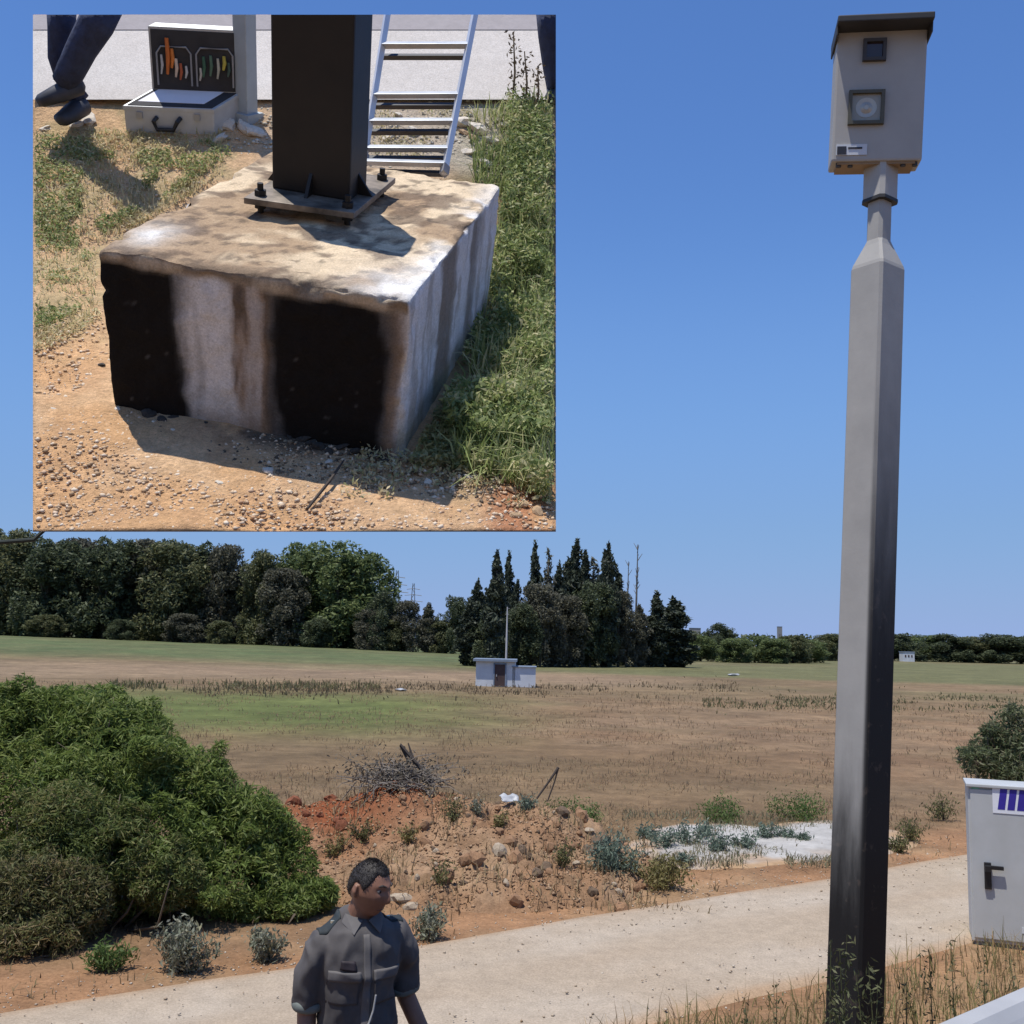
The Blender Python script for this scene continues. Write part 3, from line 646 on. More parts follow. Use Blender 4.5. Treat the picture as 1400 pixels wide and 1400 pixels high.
cyp = [(640, 822, 13, 'c0'), (650, 794, 14, 'c2'), (664, 812, 14, 'c2'), (676, 752, 13, 'c0'), (692, 756, 9, 'c1'), (705, 793, 10, 'c0'), (728, 742, 10, 'c1'), (747, 744, 9, 'c3'), (762, 770, 12, 'c2'), (786, 737, 15, 'c0'), (810, 757, 14, 'c3'), (829, 744, 14, 'c2'), (774, 764, 11, 'c1'), (798, 752, 12, 'c0'), (843, 780, 13, 'c1'),
       (874, 828, 13, 'c4'), (897, 810, 14, 'c1'), (922, 818, 22, 'c2')]
for k, (x, t, hw, pr) in enumerate(sorted(cyp)):
    place(pr, x, 911 + tr.uniform(-3, 2), t, hw * 1.55, None, f'dark cypress in the cluster behind the shed, {ORD[k]} from the left', 'cypress', 'cypress cluster')
und = [(668, 830, 26, 'b0'), (712, 822, 24, 'b0'), (738, 796, 30, 'b3'), (772, 812, 28, 'b3'), (806, 792, 32, 'b0'), (845, 806, 26, 'b3'), (905, 850, 30, 'b0')]
for k, (x, t, hw, pr) in enumerate(und):
    place(pr, x, 912, t, hw * 1.2, None, f'brownish bushy tree filling the cypress cluster, {ORD[k]} from the left', 'tree', 'bushy trees among the cypresses')
place('d0', 868, 912, 742, 10, None, 'tall bare trunk at the right side of the cypress cluster', 'tree')
place('d0', 856, 911, 766, 8, None, 'shorter bare trunk just left of the tallest bare one', 'tree')
right = [(958, 868, 18, 'b2', 180), (985, 851, 18, 'b0', 200), (1004, 872, 20, 'b4', 175), (1032, 868, 22, 'b2', 185), (1058, 872, 20, 'b4', 180), (1084, 868, 20, 'b1', 190), (1108, 874, 20, 'b2', 200), (1134, 866, 22, 'b1', 240), (945, 862, 16, 'b1', 230),
         (1160, 864, 26, 'b0', 270), (1196, 866, 26, 'b1', 275), (1232, 865, 26, 'b0', 270), (1264, 867, 26, 'b2', 280), (1296, 866, 28, 'b0', 275), (1330, 870, 26, 'b1', 280), (1362, 866, 30, 'b0', 275), (1396, 870, 28, 'b2', 280), (1425, 868, 28, 'b0', 275)]
for k, (x, t, hw, pr, d) in enumerate(sorted(right)):
    place(pr, x, 905, t, hw * 1.35, d, f'low green tree in the far line at right, {ORD[k]} from the cypress cluster', 'tree', 'far tree line at right')
# a far wood closing the horizon
rg = np.random.default_rng(640)
lob = []
for k in range(170):
    a = math.radians(-36 + 72 * k / 169 + rg.normal() * .1); d = 520 + rg.uniform(-30, 30); s = rg.uniform(5, 9) * (1.0 if a < .05 else .85)
    lob.append((d * math.sin(a), d * math.cos(a), s * .55 + (.8 if a < 0 else 0), 8.5, 8.5, s * .75))
V, Fq = leaves(rg, lobe_pts(rg, lob, 22000, .5), 1.0, .6, .2); kind(link('distant_wood', npmesh('distant_wood', V, Fq), M_TREE[0]), 'stuff')

# dry tufts growing on the mound and along its foot
rg = np.random.default_rng(655)
x = rg.uniform(-3.4, 2.4, 5200); y = rg.uniform(10.7, 14.6, 5200); k = fbm(np.stack([x * 1.6, y * 1.6], -1), 657, 3) > .53; x, y = x[k], y[k]; hh_ = np.maximum(mound_h(x, y), 0)
V, Fq = blades(rg, np.stack([x, y, hh_ + ground_z(x, y) - .01], -1), rg.uniform(.05, .20, len(x)), .006, .8); kind(link('mound_grass', npmesh('mound_grass', V, Fq), M_STRAW), 'stuff')
for k, (px, py, hp, wp, mt) in enumerate([(500, 1148, 26, 26, M_BROWN), (560, 1150, 22, 24, M_YELGR), (620, 1120, 26, 22, M_BROWN), (680, 1130, 24, 22, M_YELGR), (600, 1205, 26, 30, M_BROWN), (650, 1110, 18, 18, M_SILVER), (770, 1180, 26, 22, M_BROWN), (455, 1170, 34, 30, M_YELGR), (720, 1105, 20, 16, M_BLUEGR)]):
    p = onmound(px, py); rng = np.random.default_rng(660 + k); dd_ = 12.8; H_, R_ = hp / 1400 * dd_, wp / 1400 * dd_
    r = root('dry_weed', p - np.array([0, 0, .02])); tag(r, ['brown weed on the mound above the man head', 'yellowish weed low on the mound, left of its middle', 'brown weed near the top of the mound', 'yellowish weed on the right slope of the mound', 'brown weed at the foot of the mound beside the man', 'small silvery weed on top of the mound', 'brown weed at the right foot of the mound', 'yellow green weed between the green bush and the mound', 'small blue green weed beside the broken stick'][k], 'weed'); mb = MB(); C_ = []
    for q in range(9):
        a_ = rng.uniform(0, 6.28); e = np.array([math.cos(a_) * R_ * rng.random(), math.sin(a_) * R_ * rng.random(), H_ * rng.uniform(.5, 1)]); mb.tube([e * np.array([.2, .2, 0]), e * .6, e], [.005, .004, .0015], 4, False); C_.append(e * rng.random(40)[:, None] + rng.normal(size=(40, 3)) * .03)
    mb.build('stems', M_STEM, r); V, Fq = leaves(rng, np.concatenate(C_), .024, .008, .6); link('foliage', npmesh('foliage', V, Fq), mt, r)

# thin growth creeping over the rim of the white sand
px = rg.uniform(850, 1140, 5200); py = rg.uniform(1114, 1192, 5200); P = np.array([gz(a, b) for a, b in zip(px, py)]); k = fbm(P[:, :2] * 1.5, 671, 4) + .22 * np.abs(py - 1153) / 39 > .60; P = P[k]; P[:, 2] = np.maximum(ground_z(P[:, 0], P[:, 1]), 0) + .03
V, Fq = blades(rg, P, rg.uniform(.03, .12, len(P)), .006, 1.0); kind(link('sand_grass', npmesh('sand_grass', V, Fq), leafmat('sand_growth', [(.20, .17, .09), (.27, .23, .14), (.16, .19, .12), (.30, .22, .12)], .35)), 'stuff')

# ------------------------------------------------------------------ shed, masts and far buildings
M_WHITE = plain('whitewash', (.62, .64, .66), (.48, .50, .53), 1.2, .85, 0, .2)
M_ROOFB = plain('shed_roof_sheet', (.22, .27, .34), (.15, .19, .25), 2, .7)
M_DOORB = plain('shed_door_brown', (.075, .045, .04), (.05, .03, .03), 3, .8)
M_STEEL = plain('galvanised_steel', (.42, .43, .44), (.34, .35, .36), 12, .5, .5)
b = gz(650, 937); sc = (b - CAM) @ FW / 1400
r = root('farm_shed', b, -.02); tag(r, 'small white flat roofed shed with brown door in the field', 'shed')
MB().box((27 * sc, 1.3, 16 * sc), (54 * sc, 2.6, 34 * sc)).build('wall', M_WHITE, r)
MB().box((66 * sc, 1.0, 12.5 * sc), (32 * sc, 2.0, 27 * sc)).build('annex', plain('annex_wall', (.58, .61, .66), (.5, .52, .56), 1, .85), r)
MB().box((66 * sc, 1.0, 26.6 * sc), (34 * sc, 2.2, 1.2 * sc)).build('annex_roof', M_ROOFB, r)
MB().box((26 * sc, 1.25, 34.6 * sc), (60 * sc, 3.0, 3.2 * sc)).build('roof', M_ROOFB, r)
dr = MB().box((33 * sc, -.03, 14.5 * sc), (14 * sc, .06, 29 * sc)).build('door', M_DOORB, r)
MB().box((28.5 * sc, -.09, 14 * sc), (1.2 * sc, .06, 3 * sc)).build('handle', M_STEEL, dr)
mb = MB(); [mb.box((33 * sc + sx * 8 * sc, -.04, 15 * sc), (1.6 * sc, .08, 31 * sc)) for sx in (-1, 1)]; mb.box((33 * sc, -.04, 30 * sc), (17.6 * sc, .08, 1.6 * sc)); mb.build('door_frame', M_ROOFB, r)
b = gz(691, 934); b[2] = 0; t = at(691, 832, (b - CAM) @ FW + .0)
r = root('antenna_mast', b + np.array([0, 3.2, 0])); tag(r, 'thin pale mast standing behind the white shed', 'mast')
H = t[2] * 1.05; MB().tube([(0, 0, -.1), (0, 0, H * .6), (0, 0, H)], [.075, .06, .035], 8).build('pole', plain('mast_paint', (.5, .5, .5), (.4, .4, .41), 3, .6), r)
MB().tube([(-.02, 0, H * .98), (.18, 0, H * .98 + .0)], .012, 5).build('aerial', M_STEEL, r); MB().tube([(-.15, 0, H * .9), (.15, 0, H * .9)], .012, 5).build('aerial', M_STEEL, r)
def lattice(px, top, d, label):
    b = at(px, 866, d); b[2] = float(ground_z(b[0], b[1])); H = at(px, top, d)[2] - b[2]; r = root('lattice_mast', b); tag(r, label, 'pylon')
    mb = MB(); w = H * .07
    for sx in (-1, 1):
        for sy in (-1, 1): mb.tube([(sx * w, sy * w, -.5), (sx * w * .18, sy * w * .18, H)], [.16, .10], 4)
    for k in range(12):
        z0, z1 = H * k / 12, H * (k + 1) / 12; a0, a1 = w * (1 - .82 * k / 12), w * (1 - .82 * (k + 1) / 12); s = 1 if k % 2 else -1
        for sy in (-1, 1): mb.tube([(-s * a0, sy * a0, z0), (s * a1, sy * a1, z1)], .08, 4)
    mb.build('tower', plain('pylon_steel', (.22, .23, .25), None, .3, .7, .3), r); mb = MB()
    for z, l in ((.80, .14), (.90, .11), (.70, .16)): mb.tube([(-l * H, 0, H * z), (0, 0, H * z + .4), (l * H, 0, H * z)], .14, 4)
    mb.build('crossarms', plain('pylon_steel', (.22, .23, .25)), r)
lattice(540, 779, 400, 'faint lattice pylon on the horizon right of the grove')
lattice(563, 797, 460, 'smaller faint lattice pylon beside the first one')
def farhouse(name, px, base, top, wpx, d, label, mat, windows):
    b = at(px, base, d); z = float(ground_z(b[0], b[1])); H = at(px, top, d)[2] - z; W = wpx / 1400 * d
    r = root(name, (b[0], b[1], z)); tag(r, label, 'building'); MB().box((0, 0, H / 2), (W, W * .8, H)).build('wall', mat, r); MB().box((0, 0, H + .12), (W * 1.06, W * .86, .25)).build('roof', M_ROOFB, r)
    for k in range(windows):
        MB().box(((k + .5) / windows * W * .8 - W * .4, -W * .4 - .02, H * .6), (W * .12, .05, H * .25)).build('window', M_DOORB, r)
M_FARW = plain('far_render', (.26, .25, .25), (.22, .22, .22), .3, .9)
farhouse('far_house', 1240, 902, 892, 16, 262, 'tiny white hut in front of the far trees right of the pole', M_WHITE, 3)
farhouse('far_block', 1066, 880, 857, 6, 600, 'narrow pale block on the horizon left of the camera pole', M_FARW, 2)
farhouse('far_block', 950, 880, 859, 14, 600, 'pale block on the horizon just right of the cypress cluster', M_FARW, 4)
for k, (px, py, s, lb) in enumerate([(548, 946, .34, 'white plastic scrap on the green strip left of the shed'), (1003, 924, .55, 'white plastic sheet in the field right of the cypress cluster')]):
    me = rock_mesh('plastic_sheet', 180 + k, 1, 2, .5, .35); me.materials.append(plain('white_plastic', (.75, .75, .74))); o = link('plastic_sheet', me, None, None, gz(px, py) + np.array([0, 0, .1])); o.scale = (s, s * .7, s * .6); tag(o, lb, 'litter')

# ------------------------------------------------------------------ speed camera on its burnt pole
P1 = at(1168, 1400, 5.0); Y0 = P1[1]
def onY(px, py, y=None):
    rr = ray(px, py); return CAM + rr * (((Y0 if y is None else y) - CAM[1]) / rr[1])
P2 = onY(1200, 368); axis = unit(P2 - P1)
base = P1 + axis * ((float(ground_z(P1[0], P1[1])) - P1[2]) / axis[2])
zl = lambda px, py: float((onY(px, py) - base) @ axis)          # height along the pole
ez = axis; ex = unit(np.array([math.cos(math.radians(33.4)), math.sin(math.radians(33.4)), 0]) - ez * (np.array([math.cos(math.radians(33.4)), math.sin(math.radians(33.4)), 0]) @ ez)); ey = np.cross(ez, ex)
def mw(o, x, y, z): return Matrix(((x[0], y[0], z[0], o[0]), (x[1], y[1], z[1], o[1]), (x[2], y[2], z[2], o[2]), (0, 0, 0, 1)))
cr = root('speed_camera', mw=mw(base, ex, ey, ez)); tag(cr, 'roadside speed camera box on a tall steel pole blackened by fire', 'speed camera')
def soot_shade_pole():
    m, nt, b = nodes_mat('pole_soot_shade'); co = objco(nt); s = N(nt, 'ShaderNodeSeparateXYZ'); nt.links.new(co, s.inputs[0])
    mp = N(nt, 'ShaderNodeMapping'); mp.inputs['Scale'].default_value = (9, 9, 1.6); nt.links.new(co, mp.inputs[0])
    nz = noise(nt, mp.outputs[0], 1.0, 5, .6)
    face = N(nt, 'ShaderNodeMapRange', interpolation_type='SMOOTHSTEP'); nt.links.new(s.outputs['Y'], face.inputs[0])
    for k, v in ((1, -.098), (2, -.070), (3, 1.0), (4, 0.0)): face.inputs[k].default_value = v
    def fall(z0, z1):
        f = N(nt, 'ShaderNodeMapRange', interpolation_type='SMOOTHSTEP'); ad = N(nt, 'ShaderNodeMath', operation='MULTIPLY_ADD'); nt.links.new(nz, ad.inputs[0]); ad.inputs[1].default_value = .9; nt.links.new(s.outputs['Z'], ad.inputs[2])
        nt.links.new(ad.outputs[0], f.inputs[0])
        for k, v in ((1, z0 + .45), (2, z1 + .45), (3, 1.0), (4, 0.0)): f.inputs[k].default_value = v
        return f.outputs[0]
    left = fall(zl(1165, 1260), zl(1170, 960)); right = fall(zl(1190, 930), zl(1200, 420))  # right facet's longer fade also paints its shade above the real soot
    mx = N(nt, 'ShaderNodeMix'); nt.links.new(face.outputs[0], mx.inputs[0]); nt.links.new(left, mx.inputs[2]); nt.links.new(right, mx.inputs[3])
    paint = ramp(nt, noise(nt, co, 5), [(.3, (.37, .358, .335)), (.7, (.31, .30, .282))])
    # scorched brown scuffs and chipped patches where the paint blistered
    sc_ = ramp(nt, noise(nt, co, 14, 4), [(.62, (0, 0, 0)), (.70, (1, 1, 1))])
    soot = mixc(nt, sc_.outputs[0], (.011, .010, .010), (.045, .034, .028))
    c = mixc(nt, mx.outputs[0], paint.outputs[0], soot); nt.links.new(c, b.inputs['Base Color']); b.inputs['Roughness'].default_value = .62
    b.inputs['Specular IOR Level'].default_value = .3
    bump(nt, b, noise(nt, co, 60, 4), .12, .004); return m
a = .102; ch = .014
def sq(h, c): return [(-h + c, -h), (h - c, -h), (h, -h + c), (h, h - c), (h - c, h), (-h + c, h), (-h, h - c), (-h, -h + c)]
def loft8(levels):
    mb = MB(); V = []; Fs = []
    for (h, c, z) in levels: V += [(x, y, z) for x, y in sq(h, c)]
    for i in range(len(levels) - 1):
        for j in range(8): Fs.append((i * 8 + j, i * 8 + (j + 1) % 8, (i + 1) * 8 + (j + 1) % 8, (i + 1) * 8 + j))
    Fs += [tuple(range(8))[::-1], tuple(range((len(levels) - 1) * 8, len(levels) * 8))]; return mb.add(V, Fs)
z1, z2, z3, z4 = zl(1200, 370), zl(1202, 338), zl(1204, 276), zl(1205, 232)
lev = [(a, ch, z) for z in np.linspace(-.3, z1, 26)] + [(a * .96, ch, z1 + .02), (.058, .012, z2), (.05, .016, z2 + .03), (.05, .016, z3 + .03)]
loft8(lev).build('shaft', soot_shade_pole(), cr)
M_BOX = plain('housing_paint', (.40, .385, .355), (.345, .33, .305), 4, .6, 0, .08, 40, .003)
M_LID = plain('housing_lid_dark', (.035, .032, .032), (.02, .02, .02), 6, .6)
ba = math.radians(-11 - 33.4)                              # housing turned towards the road
def rotz(t): return np.array([[math.cos(t), -math.sin(t), 0], [math.sin(t), math.cos(t), 0], [0, 0, 1]])
_t = math.radians(6); RB = rotz(ba) @ np.array([[1, 0, 0], [0, math.cos(_t), -math.sin(_t)], [0, math.sin(_t), math.cos(_t)]])   # nodding slightly down
loft8([(.071, .02, z3), (.071, .02, z4 + .06)]).build('collar', M_BOX, cr)
loft8([(.074, .02, z3 - .012), (.074, .02, z3 + .006)]).build('collar_ring', M_LID, cr)
zl2 = lambda px, py: float((onY(px, py, Y0 - .13) - base) @ axis)
zb, zt = zl2(1204, 213), zl2(1197, 41); W, D, Hh = .462, .18, zt - zb; zm = (zb + zt) / 2; cx = rotz(ba) @ np.array([-.038, -.045, 0])
def bp(x, y, z): return RB @ np.array([x, y, z - zm]) + cx + np.array([0, 0, zm])     # housing coordinates: x right, y back
def bbox(c, d, name, mat, parent=cr, bev=.0): return MB().box(bp(*c), d, RB).build(name, mat, parent, bevel=bev)
hs = bbox((0, 0, zb + Hh / 2), (W, D, Hh), 'housing', M_BOX, cr, .012)
lid = MB()
for (ox, oz, hz) in ((.018, zt + .004, .036),): lid.box(bp(0, -.042, oz), (W + .022, D + .164, hz), RB)
lid.box(bp(-W / 2 - .007, -.03, zt - .03), (.010, D + .10, .07), RB); lid.box(bp(W / 2 + .007, -.03, zt - .03), (.010, D + .10, .07), RB)
lid.build('lid', M_LID, cr, bevel=.006)
fy = -D / 2
def framed(xc, zc, s, fr, name, glass, fmat):
    mb = MB()
    for sx in (-1, 1): mb.box(bp(xc + sx * (s / 2), fy - .008, zc), (fr, .03, s + fr), RB); mb.box(bp(xc, fy - .008, zc + sx * (s / 2)), (s - fr, .03, fr), RB)
    o = mb.build(name, fmat, cr); MB().box(bp(xc, fy - .002, zc), (s - fr, .008, s - fr), RB).build('pane', glass, o); return o
M_GLASS = plain('lens_glass', (.035, .025, .04), (.05, .03, .035), 6, .12)
pxm = W / 128.0
framed((1189 - 1199) * pxm, zt - .165 * Hh, 28 * pxm, 5 * pxm, 'lens_window', M_GLASS, plain('window_frame_dark', (.05, .045, .045), None, 6, .6))
fw = framed((1185 - 1203) * pxm, zt - .60 * Hh, 46 * pxm, 5 * pxm, 'flash_window', plain('flash_glass', (.32, .30, .25), (.25, .24, .21), 6, .2), plain('window_frame_olive', (.09, .085, .06), None, 6, .6))
cxx, czz = (1185 - 1203) * pxm, zt - .60 * Hh
mb = MB(); nrm = RB @ np.array([0, -1, 0])
for (r0, y0, r1, y1) in ((15 * pxm, .006, 9 * pxm, .004), (9 * pxm, .004, 4 * pxm, .012)):
    V = []; n = 24
    for rr, yy in ((r0, y0), (r1, y1)):
        for k in range(n): V.append(bp(cxx + rr * math.cos(k * 2 * math.pi / n), fy - yy - .002, czz + rr * math.sin(k * 2 * math.pi / n)))
    mb.add(V, [(k, (k + 1) % n, n + (k + 1) % n, n + k) for k in range(n)])
mb.add([bp(cxx + 4 * pxm * math.cos(k * .7854), fy - .014, czz + 4 * pxm * math.sin(k * .7854)) for k in range(8)], [tuple(range(8))])
mb.build('reflector', plain('flash_reflector', (.45, .42, .36), (.36, .33, .3), 9, .35, .3), fw)
zs = zt - .915 * Hh
st = MB().box(bp((1169 - 1205) * pxm, fy - .003, zs), (44 * pxm, .004, 16 * pxm), RB).build('sticker', plain('sticker_white', (.62, .64, .66), (.55, .57, .6), 9, .5), cr)
mb = MB().box(bp((1155 - 1205) * pxm, fy - .0065, zs - .004), (13 * pxm, .003, 12 * pxm), RB); mb.box(bp((1174 - 1205) * pxm, fy - .0065, zs + .008), (20 * pxm, .003, 2.6 * pxm), RB); mb.build('print', plain('sticker_ink', (.02, .02, .03), None, 9, .5), st)
for k, x in enumerate((-.19, -.13, .14, .20)):
    MB().tube([bp(x, fy + .03, zb + .005), bp(x, fy + .03, zb - .022)], .014, 8).build('foot_bolt', M_LID, cr)
bbox((0, 0, zb - .006), (W * .86, D * .86, .014), 'base_flange', plain('flange_rust', (.30, .20, .11), (.22, .15, .09), 8, .7), cr)
MB().box((0, 0, -.16), (.95, .95, .5)).build('footing', plain('footing_concrete', (.45, .43, .40), (.36, .34, .31), 5, .9, 0, .3), cr)
pl_ = MB().box((0, 0, .115), (.34, .34, .025)).build('base_plate', M_LID, cr)
for sx in (-1, 1):
    for sy in (-1, 1): MB().tube([(sx * .14, sy * .14, .09), (sx * .14, sy * .14, .17)], .014, 6).build('bolt', M_STEEL, pl_)

# ------------------------------------------------------------------ metal cabinet
b = gz(1322, 1291); sc = (b - CAM) @ FW / 1400; Hc = at(1320, 1068, (b - CAM) @ FW)[2] - .07; Wc = 118 * sc; Dc = .42
r = root('metal_cabinet', (b[0] + .05, b[1], -.02), -.36); tag(r, 'grey steel utility cabinet with blue striped logo at the right edge', 'cabinet')
M_CAB = plain('cabinet_paint', (.47, .485, .485), (.40, .41, .40), 2.2, .5, 0, .06, 30, .003)
MB().box((Wc / 2, Dc / 2, Hc / 2 + .04), (Wc, Dc, Hc - .03)).build('body', M_CAB, r, bevel=.008)
MB().box((Wc / 2, Dc / 2 - .01, Hc + .035), (Wc + .03, Dc + .05, .03)).build('roof', M_CAB, r, bevel=.006)
MB().box((Wc / 2, Dc / 2, .03), (Wc - .04, Dc - .04, .14)).build('plinth', plain('cabinet_plinth', (.22, .22, .22), None, 5, .8), r)
dpt = (b - CAM) @ FW
zc_ = lambda py: float(at(1340, py, dpt)[2]) + .02
door = MB().box((Wc / 2 + .006, -.007, (Hc + .09) / 2), (Wc - .03, .018, Hc - .09)).build('door', M_CAB, r, bevel=.004)
hx = (1340 - 1321) * sc
hb = MB().box((hx + .02, -.03, zc_(1197)), (.06, .03, .24)).build('handle', plain('black_plastic', (.015, .015, .016), None, 9, .45), door, bevel=.005)
MB().box((hx + .075, -.055, zc_(1185)), (.16, .025, .035)).build('lever', plain('black_plastic', (.015, .015, .016)), hb, bevel=.004)
MB().box((hx + .02, -.06, zc_(1187)), (.05, .05, .05)).build('lever_pivot', plain('black_plastic', (.015, .015, .016)), hb)
lg = MB().box(((1372 - 1321) * sc, -.0185, zc_(1093)), (40 * sc, .004, 38 * sc)).build('logo_plate', plain('logo_white', (.72, .74, .78), (.68, .7, .74), 5, .5), door)
for k in range(3):
    x0 = (1358 + k * 12 - 1321) * sc; w_ = 9.0 * sc; sl = 4 * sc; z0, z1_ = zc_(1107), zc_(1079)
    MB().add([(x0, -.0222, z0), (x0 + w_, -.0222, z0), (x0 + w_ + sl, -.0222, z1_), (x0 + sl, -.0222, z1_), (x0, -.0205, z0), (x0 + w_, -.0205, z0), (x0 + w_ + sl, -.0205, z1_), (x0 + sl, -.0205, z1_)],
             [(0, 1, 2, 3), (7, 6, 5, 4), (0, 4, 5, 1), (1, 5, 6, 2), (2, 6, 7, 3), (3, 7, 4, 0)]).build('logo_bar', plain('logo_blue', (.035, .022, .30), (.03, .02, .24), 5, .5), lg)
MB().box(((1328 - 1321) * sc + .02, -.0185, zc_(1078)), (10 * sc, .004, 7 * sc)).build('small_sticker', plain('sticker_green', (.12, .35, .22), (.2, .4, .3), 9, .5), door)
MB().box(((1394 - 1321) * sc, -.0185, zc_(1265)), (22 * sc, .004, 8 * sc)).build('label_plate', plain('sticker_white', (.62, .64, .66)), door)
for z in (.3, Hc * .5, Hc - .25): MB().tube([(Wc - .01, -.02, z - .05), (Wc - .01, -.02, z + .05)], .014, 8).build('hinge', M_CAB, r)

# ------------------------------------------------------------------ guard rail beside the highway
g0, g1 = gz(1290, 1402, 1.8), gz(1400, 1354, 1.8); gd = unit((g1 - g0) * np.array([1, 1, 0])); gn = np.array([-gd[1], gd[0], 0])
r = root('guard_rail', (g0[0], g0[1], 1.05)); tag(r, 'pale galvanised guard rail crossing the bottom right corner', 'guard rail')
prof = [(.0, .75), (-.03, .745), (-.05, .72), (-.07, .69), (-.07, .66), (-.01, .61), (.0, .595), (-.01, .58), (-.07, .53), (-.07, .50), (-.05, .47), (-.03, .445), (0, .44)]
S = np.linspace(-6, 26, 40); V = []; n = len(prof)
for s in S:
    for (o_, z) in prof: V.append(gd * s + gn * (o_ - .0) + np.array([0, 0, z]))
    for (o_, z) in prof[::-1]: V.append(gd * s + gn * (o_ + .012) + np.array([0, 0, z]))
m_ = 2 * n; Fs = [(i * m_ + j, i * m_ + (j + 1) % m_, (i + 1) * m_ + (j + 1) % m_, (i + 1) * m_ + j) for i in range(len(S) - 1) for j in range(m_)]
MB().add(V, Fs).build('beam', plain('rail_zinc', (.44, .44, .435), (.36, .36, .36), 3, .55, .15), r)
for k, s in enumerate(np.arange(-5, 26, 2.0)):
    MB().box(gd * s + gn * .07 + np.array([0, 0, .28]), (.10, .12, .85), np.stack([gd, gn, np.array([0, 0, 1.0])], 1)).build('post', M_STEEL, r)

# ------------------------------------------------------------------ the walking man
def remeshed(mb_or_me, name, voxel, smooth_it=6, wr=None, seed=0):
    me = mb_or_me.mesh(name) if isinstance(mb_or_me, MB) else mb_or_me
    o = bpy.data.objects.new('tmp', me); COL.objects.link(o)
    md = o.modifiers.new('r', 'REMESH'); md.mode = 'VOXEL'; md.voxel_size = voxel
    ms = o.modifiers.new('s', 'SMOOTH'); ms.iterations = smooth_it; ms.factor = .5
    dg = bpy.context.evaluated_depsgraph_get(); out = bpy.data.meshes.new_from_object(o.evaluated_get(dg)); out.name = name
    bpy.data.objects.remove(o, do_unlink=True)
    out.polygons.foreach_set('use_smooth', np.ones(len(out.polygons), bool))
    if wr:
        n = len(out.vertices); co = np.empty(n * 3, np.float32); out.vertices.foreach_get('co', co); co = co.reshape(-1, 3).astype(float)
        no = np.empty(n * 3, np.float32); out.vertices.foreach_get('normal', no); no = no.reshape(-1, 3)
        warp = co + .06 * np.stack([fbm(co * 5, seed, 2), fbm(co * 5 + 9, seed, 2), fbm(co * 5 + 4, seed, 2)], -1)
        f = 1 - np.abs(fbm(warp * np.array([8, 8, 5.0]), seed + 1, 3) - .5) * 5; co += no * (wr * np.clip(f, -.6, 1))[:, None]
        out.vertices.foreach_set('co', co.astype(np.float32).ravel()); out.update()
    return out
XR = (1, 0, 0)
HEADC = np.array([.018, -.055, 1.612]); HEADR = rotz(math.radians(36)) @ np.array([[1, 0, 0], [0, math.cos(.16), -math.sin(.16)], [0, math.sin(.16), math.cos(.16)]])
nu_, nv_ = 84, 64
th = np.linspace(0, 2 * np.pi, nu_, endpoint=False); ph = np.linspace(.02, np.pi - .02, nv_)
TH, PH = np.meshgrid(th, ph, indexing='ij')
n3 = np.stack([np.sin(PH) * np.cos(TH), np.sin(PH) * np.sin(TH), np.cos(PH)], -1)
h = n3 * np.array([.078, .098, .120]); X, Yh, Zh = h[..., 0].copy(), h[..., 1].copy(), h[..., 2].copy()
lowt = np.clip((-Zh - .015) / .10, 0, 1); X *= 1 - .30 * lowt; Yh = np.where(Yh > 0, Yh * (1 - .42 * lowt), Yh * (1 - .06 * lowt)); fr = Yh < 0
g = lambda a, s: np.exp(-(a / s) ** 2)
Yh = Yh - fr * (.027 * g(X, .012) * np.interp(Zh, [-.046, -.034, -.022, .02, .04], [0, .9, 1, .25, 0]) + .006 * g(Zh - .036, .010) * g(X, .05) + .006 * g(X, .022) * g(Zh + .098, .016)
               + .006 * g(X, .024) * (g(Zh + .060, .006) + g(Zh + .074, .007)) - .010 * (g(X - .031, .015) + g(X + .031, .015)) * g(Zh - .016, .011) + .004 * (g(X - .046, .016) + g(X + .046, .016)) * g(Zh + .022, .02))
hv = np.stack([X, Yh, Zh], -1)
def headpts(P): return (P * np.array([.90, .93, .955])) @ HEADR.T + HEADC
hV = headpts(hv.reshape(-1, 3)); i, j = np.meshgrid(np.arange(nu_), np.arange(nv_ - 1), indexing='ij'); i2 = (i + 1) % nu_
hF = np.stack([i * nv_ + j, i * nv_ + j + 1, i2 * nv_ + j + 1, i2 * nv_ + j], -1).reshape(-1, 4)
def limb(mb, pts, rad, n=14): mb.tube(pts, rad, n, flat=(0, 1, 0.01))
body = MB(); body.add(hV, [tuple(q) for q in hF] + [tuple(k * nv_ for k in range(nu_)), tuple(k * nv_ + nv_ - 1 for k in range(nu_))[::-1]])
for s_ in (-1, 1):
    e = headpts(np.array([[s_ * .077, .016, -.03], [s_ * .083, .020, .0], [s_ * .081, .014, .028]])); body.tube(e, [(.010, .007), (.020, .009), (.014, .007)], 8)
body.tube([(0, .01, .90), (0, .01, 1.0), (0, .01, 1.1), (0, .005, 1.2), (0, 0, 1.3), (0, .0, 1.38), (0, .005, 1.43), (0, .005, 1.47), (.004, -.008, 1.51), (.010, -.030, 1.56), (.012, -.036, 1.60)],
          [(.11, .15), (.11, .15), (.10, .138), (.10, .14), (.108, .148), (.10, .148), (.082, .12), (.06, .08), (.056, .062), (.052, .056), (.045, .05)], 18, flat=XR)
ARMS = {-1: [(-.142, .005, 1.375), (-.176, .012, 1.315), (-.186, .030, 1.21), (-.192, .045, 1.10), (-.198, .0, .99), (-.192, -.05, .885)],
        1: [(.142, .005, 1.400), (.176, .012, 1.34), (.198, .05, 1.23), (.226, .075, 1.12), (.275, .03, 1.00), (.322, -.03, .895)]}
